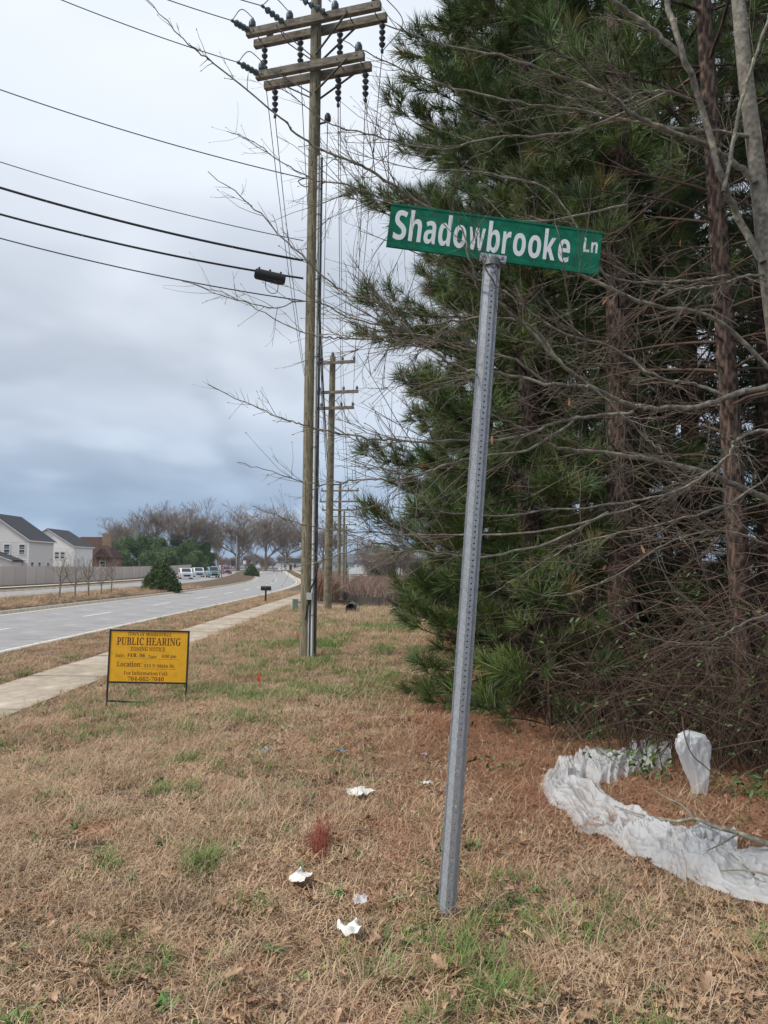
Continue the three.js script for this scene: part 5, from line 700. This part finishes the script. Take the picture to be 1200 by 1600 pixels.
const BIG = [bareGeo(1, 20, 1.7, 6, 0.028, 0.2), bareGeo(2, 20, 1.7, 6, 0.028, 0.18), bareGeo(3, 20, 1.6, 6, 0.028, 0.22)], SMALL = [bareGeo(5, 5, 1.6, 3, 0.009, 0.33), bareGeo(6, 5, 1.6, 3, 0.009, 0.30)];
function bareTree(px, py, d, topPy, geo, mat, label, turn, group, refH, wide = 1) { const b = at(px, py, d); b.y = ground(b.x, b.z); if (!geo.crown.boundingBox) geo.crown.computeBoundingBox(); const t = at(px, topPy, d), s = (t.y - b.y) / geo.crown.boundingBox.max.y, g = thing('bare_tree', label, 'tree', b, turn, group); g.scale.set(s * wide, s, s * wide); mesh('trunk', geo.trunk, mat, g); mesh('crown', geo.crown, mat, g).userData.kind = 'stuff'; return g; }
const far = 'large bare trees beyond the road';
[[222, 893, 235, 792, 0, 'large bare tree left of the skyline pair, above the evergreens', 1.45], [293, 893, 232, 788, 1, 'large bare tree right of the skyline pair, above the evergreens', 1.4], [372, 892, 240, 795, 2, 'broad bare tree above the waiting cars', 1.5], [415, 891, 255, 800, 0, 'bare tree just right of the broad one, left of the tall pole', 1.3], [447, 890, 290, 806, 1, 'bare tree over the small white house', 1.3], [505, 890, 300, 812, 2, 'bare tree seen between the tall pole and the second pole', 1.2], [340, 892, 270, 820, 2, 'smaller bare tree behind the waiting cars', 1.0], [185, 893, 280, 815, 1, 'bare tree behind the brick house chimney', 1.0], [575, 890, 290, 842, 0, 'bare tree behind the white shed', 1.0]].forEach(([px, py, d, tp, v, label, wd], k) => bareTree(px, py, d, tp, BIG[v], MAT.farBark, label, k * 1.7, far, 19, wd).scale.multiplyScalar(1.14));
[[93, 934, 0, 862], [117, 932.5, 1, 856], [138, 931.5, 0, 862], [158, 930, 1, 866], [174, 928.5, 0, 866]].forEach(([px, py, v, tp], k) => { const p = onGround(px, py); const q = p.clone().project(camera); bareTree(px, py, -p.z, tp, SMALL[v], MAT.farBark, ['first and leftmost', 'second', 'third', 'fourth', 'fifth and rightmost'][k] + ' small bare tree of the median row', k * 2.1, 'small bare trees on the median', 4.6, 1.0); });
[[346, 909, 128, 868, 'reddish bare multi stemmed tree on the median before the cars'], [440, 897, 200, 870, 'reddish bare tree at the far end of the median'], [372, 905, 150, 882, 'thin young bare tree on the median left of the round bush'], [428, 898, 185, 878, 'thin young bare tree on the median right of the round bush']].forEach(([px, py, d, tp, label], k) => bareTree(px, py, d, tp, SMALL[k % 2], MAT.farBarkRed, label, k * 1.3, 'reddish bare trees on the median', 4.6, 1.1));
// evergreens: leaf clumps through the whole crown
const CLUMP = (() => { const R = rng(66), b = new MB(); for (let k = 0; k < 26; k++) { const c = V(R() - 0.5, R() - 0.5, R() - 0.5), n = V(R() - 0.5, R() - 0.5, R() - 0.5).normalize(), s = V(n.y, -n.x, 0.3).normalize(), t = V().crossVectors(n, s).normalize(), L = 0.26, w = 0.09; b.tri(c.clone().addScaledVector(s, -w), c.clone().addScaledVector(s, w), c.clone().addScaledVector(t, L)); } return b.geo(); })();
function evergreen(name, px, py, d, topPy, rad, n, mat, label, group, seed, shape = 'round', cs = 0.55) {
  const b = at(px, py, d); b.y = ground(b.x, b.z); const H = at(px, topPy, d).y - b.y, g = thing(name, label, name === 'evergreen_bush' ? 'bush' : 'tree', b, 0, group), R = rng(seed), s = new Scatter(); mesh('trunk', new MB().tube([V(0, -0.2, 0), V(0, H * 0.5, 0), V(0, H * 0.9, 0)], H * 0.018 + 0.03, 0.02, 6).geo(), MAT.farBark, g);
  const lobes = []; for (let k = 0; k < 16; k++) { const t = R(), a = R() * 6.283, w = shape === 'cone' ? (1 - t) * 0.9 + 0.12 : Math.sqrt(Math.max(0.05, 1 - (2 * t - 0.75) ** 2)) * 0.85; lobes.push([V(Math.cos(a) * rad * w * 0.7, H * (0.08 + 0.84 * t), Math.sin(a) * rad * w * 0.7), rad * (0.28 + 0.25 * R()) * (shape === 'cone' ? 0.6 + w * 0.5 : 1)]); }
  for (let k = 0; k < n; k++) { const [c, r] = lobes[(R() * lobes.length) | 0], v = V(R() - 0.5, R() - 0.5, R() - 0.5).normalize().multiplyScalar(r * Math.pow(R(), 0.35)); v.y *= 0.8; let p = c.clone().add(v); if (shape === 'cone') { const t = 1 - Math.sqrt(R()), a = R() * 6.283, w = rad * (1 - t) ** 0.75 * (0.86 + 0.2 * noise(a * 2, t * 6, seed)) * Math.pow(R(), 0.3); p = V(Math.cos(a) * w, H * (0.02 + t * 0.96), Math.sin(a) * w); } if (p.y < 0.05) p.y = 0.05; s.add(p, cs * (0.7 + R() * 0.6), R() * 6, jitter(R, [1, 1, 1], 0.7), R() * 3, R() * 6); } s.build('crown', CLUMP, mat, g); return g;
}
[[178, 848, 170, 3.2], [200, 842, 175, 3.6], [225, 838, 180, 3.8], [250, 842, 178, 3.5], [272, 836, 185, 4.0], [296, 841, 182, 3.8], [318, 848, 190, 3.4], [262, 858, 165, 2.6], [232, 862, 160, 2.2], [306, 862, 170, 2.6], [188, 866, 158, 2.4]].forEach(([px, tp, d, r], k) => evergreen('evergreen_tree', px, 893, d * 1.24, tp, r * 1.2, 1300, MAT.needleFar, ['leftmost of the evergreens behind the board fence', 'second evergreen from the left behind the board fence', 'third evergreen from the left, broad', 'fourth evergreen, mid row', 'tallest evergreen in the middle of the row', 'evergreen right of the tallest one', 'rightmost evergreen, above the fence end', 'low evergreen in front of the middle of the row', 'low evergreen above the magnolia', 'low evergreen at the right, before the fence end', 'low evergreen at the left foot of the row'][k], 'evergreens behind the board fence', 500 + k, 'round', 0.95));
evergreen('evergreen_tree', 103, 893, 150, 836, 3.0, 700, MAT.needleFar, 'evergreen between the white house and the brick house', 'evergreens behind the board fence', 520, 'round', 0.9);
{ const p = onGround(251, 922.5); evergreen('evergreen_bush', 251, 922.5, -p.z, 877, 1.45, 1500, MAT.magnolia, 'dense conical magnolia on the median, larger and nearer', 'magnolias on the median', 530, 'cone', 0.42); evergreen('evergreen_bush', 393, 904, 150, 882, 1.5, 900, MAT.magnolia, 'dark round bush on the median, smaller and farther', 'magnolias on the median', 531, 'cone', 0.5); }
[[592, 912, 128, 852, 1.8, 'dark cedar with bare trees left end, behind the white rail fence'], [604, 912, 122, 858, 1.6, 'dark cedar right of its twin behind the white rail fence']].forEach(([px, py, d, tp, r, label], k) => evergreen('evergreen_tree', px, py, d, tp, r, 350, MAT.needleFar, label, 'cedars by the rail fence', 540 + k, 'round', 0.7));
[[585, 912, 126, 846, 0], [600, 912, 118, 842, 1], [612, 912, 126, 850, 2], [625, 912, 120, 846, 0], [640, 912, 125, 850, 1]].forEach(([px, py, d, tp, v], k) => bareTree(px, py, d, tp, BIG[v], MAT.farBark, ['leftmost bare tree by the white rail fence', 'second bare tree by the white rail fence', 'third bare tree by the white rail fence', 'fourth bare tree by the white rail fence', 'rightmost bare tree by the rail fence, beside the pines'][k], k * 1.9, 'bare trees by the rail fence', 19, 1.0));
{ // brush in the basin and the woods that close the distance
  const R = rng(777), brush = bladeClump(31, 40, 0.35, 0.5, 1.3, 0.022, 0.12, 3), s = new Scatter(); for (let k = 0; k < 5200; k++) { const d = 44 + R() * 95, x = mix(-2.6 - (d - 44) * 0.02, 14, R()); if (d < 60 && x < table([[44, 0.2], [50, -2.0], [60, -3.2]], d)) continue; s.add(V(x, ground(x, -d), -d), 0.8 + R() * 0.9, R() * 6, jitter(R, [[0.23, 0.145, 0.115], [0.31, 0.21, 0.15], [0.19, 0.13, 0.11]][(R() * 3) | 0], 0.4)); }
  tag(s.build('brush', brush, MAT.grass), 'dense reddish brown winter brush filling the basin', 'brush', null, 'stuff');
  const t2 = new Scatter(); for (let k = 0; k < 70; k++) { const d = 46 + R() * 6, x = -3.75 + (R() - 0.5) * 0.7; t2.add(V(x, ground(x, -d), -d), 1.3 + R() * 0.7, R() * 6, jitter(R, [0.27, 0.155, 0.10], 0.3)); } tag(t2.build('tall_grass', brush, MAT.grass), 'clump of tall orange brown grass beside the sidewalk', 'grass', null, 'stuff');
  const t3 = new Scatter(); for (let k = 0; k < 700; k++) { const d = 40 + R() * 6, x = 1.2 + R() * 7; t3.add(V(x, ground(x, -d), -d), 0.9 + R() * 0.7, R() * 6, jitter(R, [0.24, 0.185, 0.16], 0.3)); } tag(t3.build('brush', brush, MAT.grass), 'grey brown brush along the far side of the drive', 'brush', null, 'stuff');
  // distant woods: many bare trees that read as one mass
  const wood = new Scatter(); for (let k = 0; k < 330; k++) { const d = 300 + R() * 130, x = mix(-260, 190, R()); wood.add(V(x, ground(x, -d) - 0.5, -d), (0.22 + R() * 0.18), R() * 6, jitter(R, [1, 0.95, 0.95], 0.4)); }
  tag(wood.build('distant_woods', mergeGeometries([BIG[0].trunk, BIG[0].crown]), MAT.farBark), 'grey bare woods closing the distance', 'woods', null, 'stuff');
}
scene.fog = new THREE.FogExp2(0xc6d0de, 0.00016);
scene.traverse(o => { if (o.userData.category === undefined) delete o.userData.category; });
renderer.render(scene, camera);
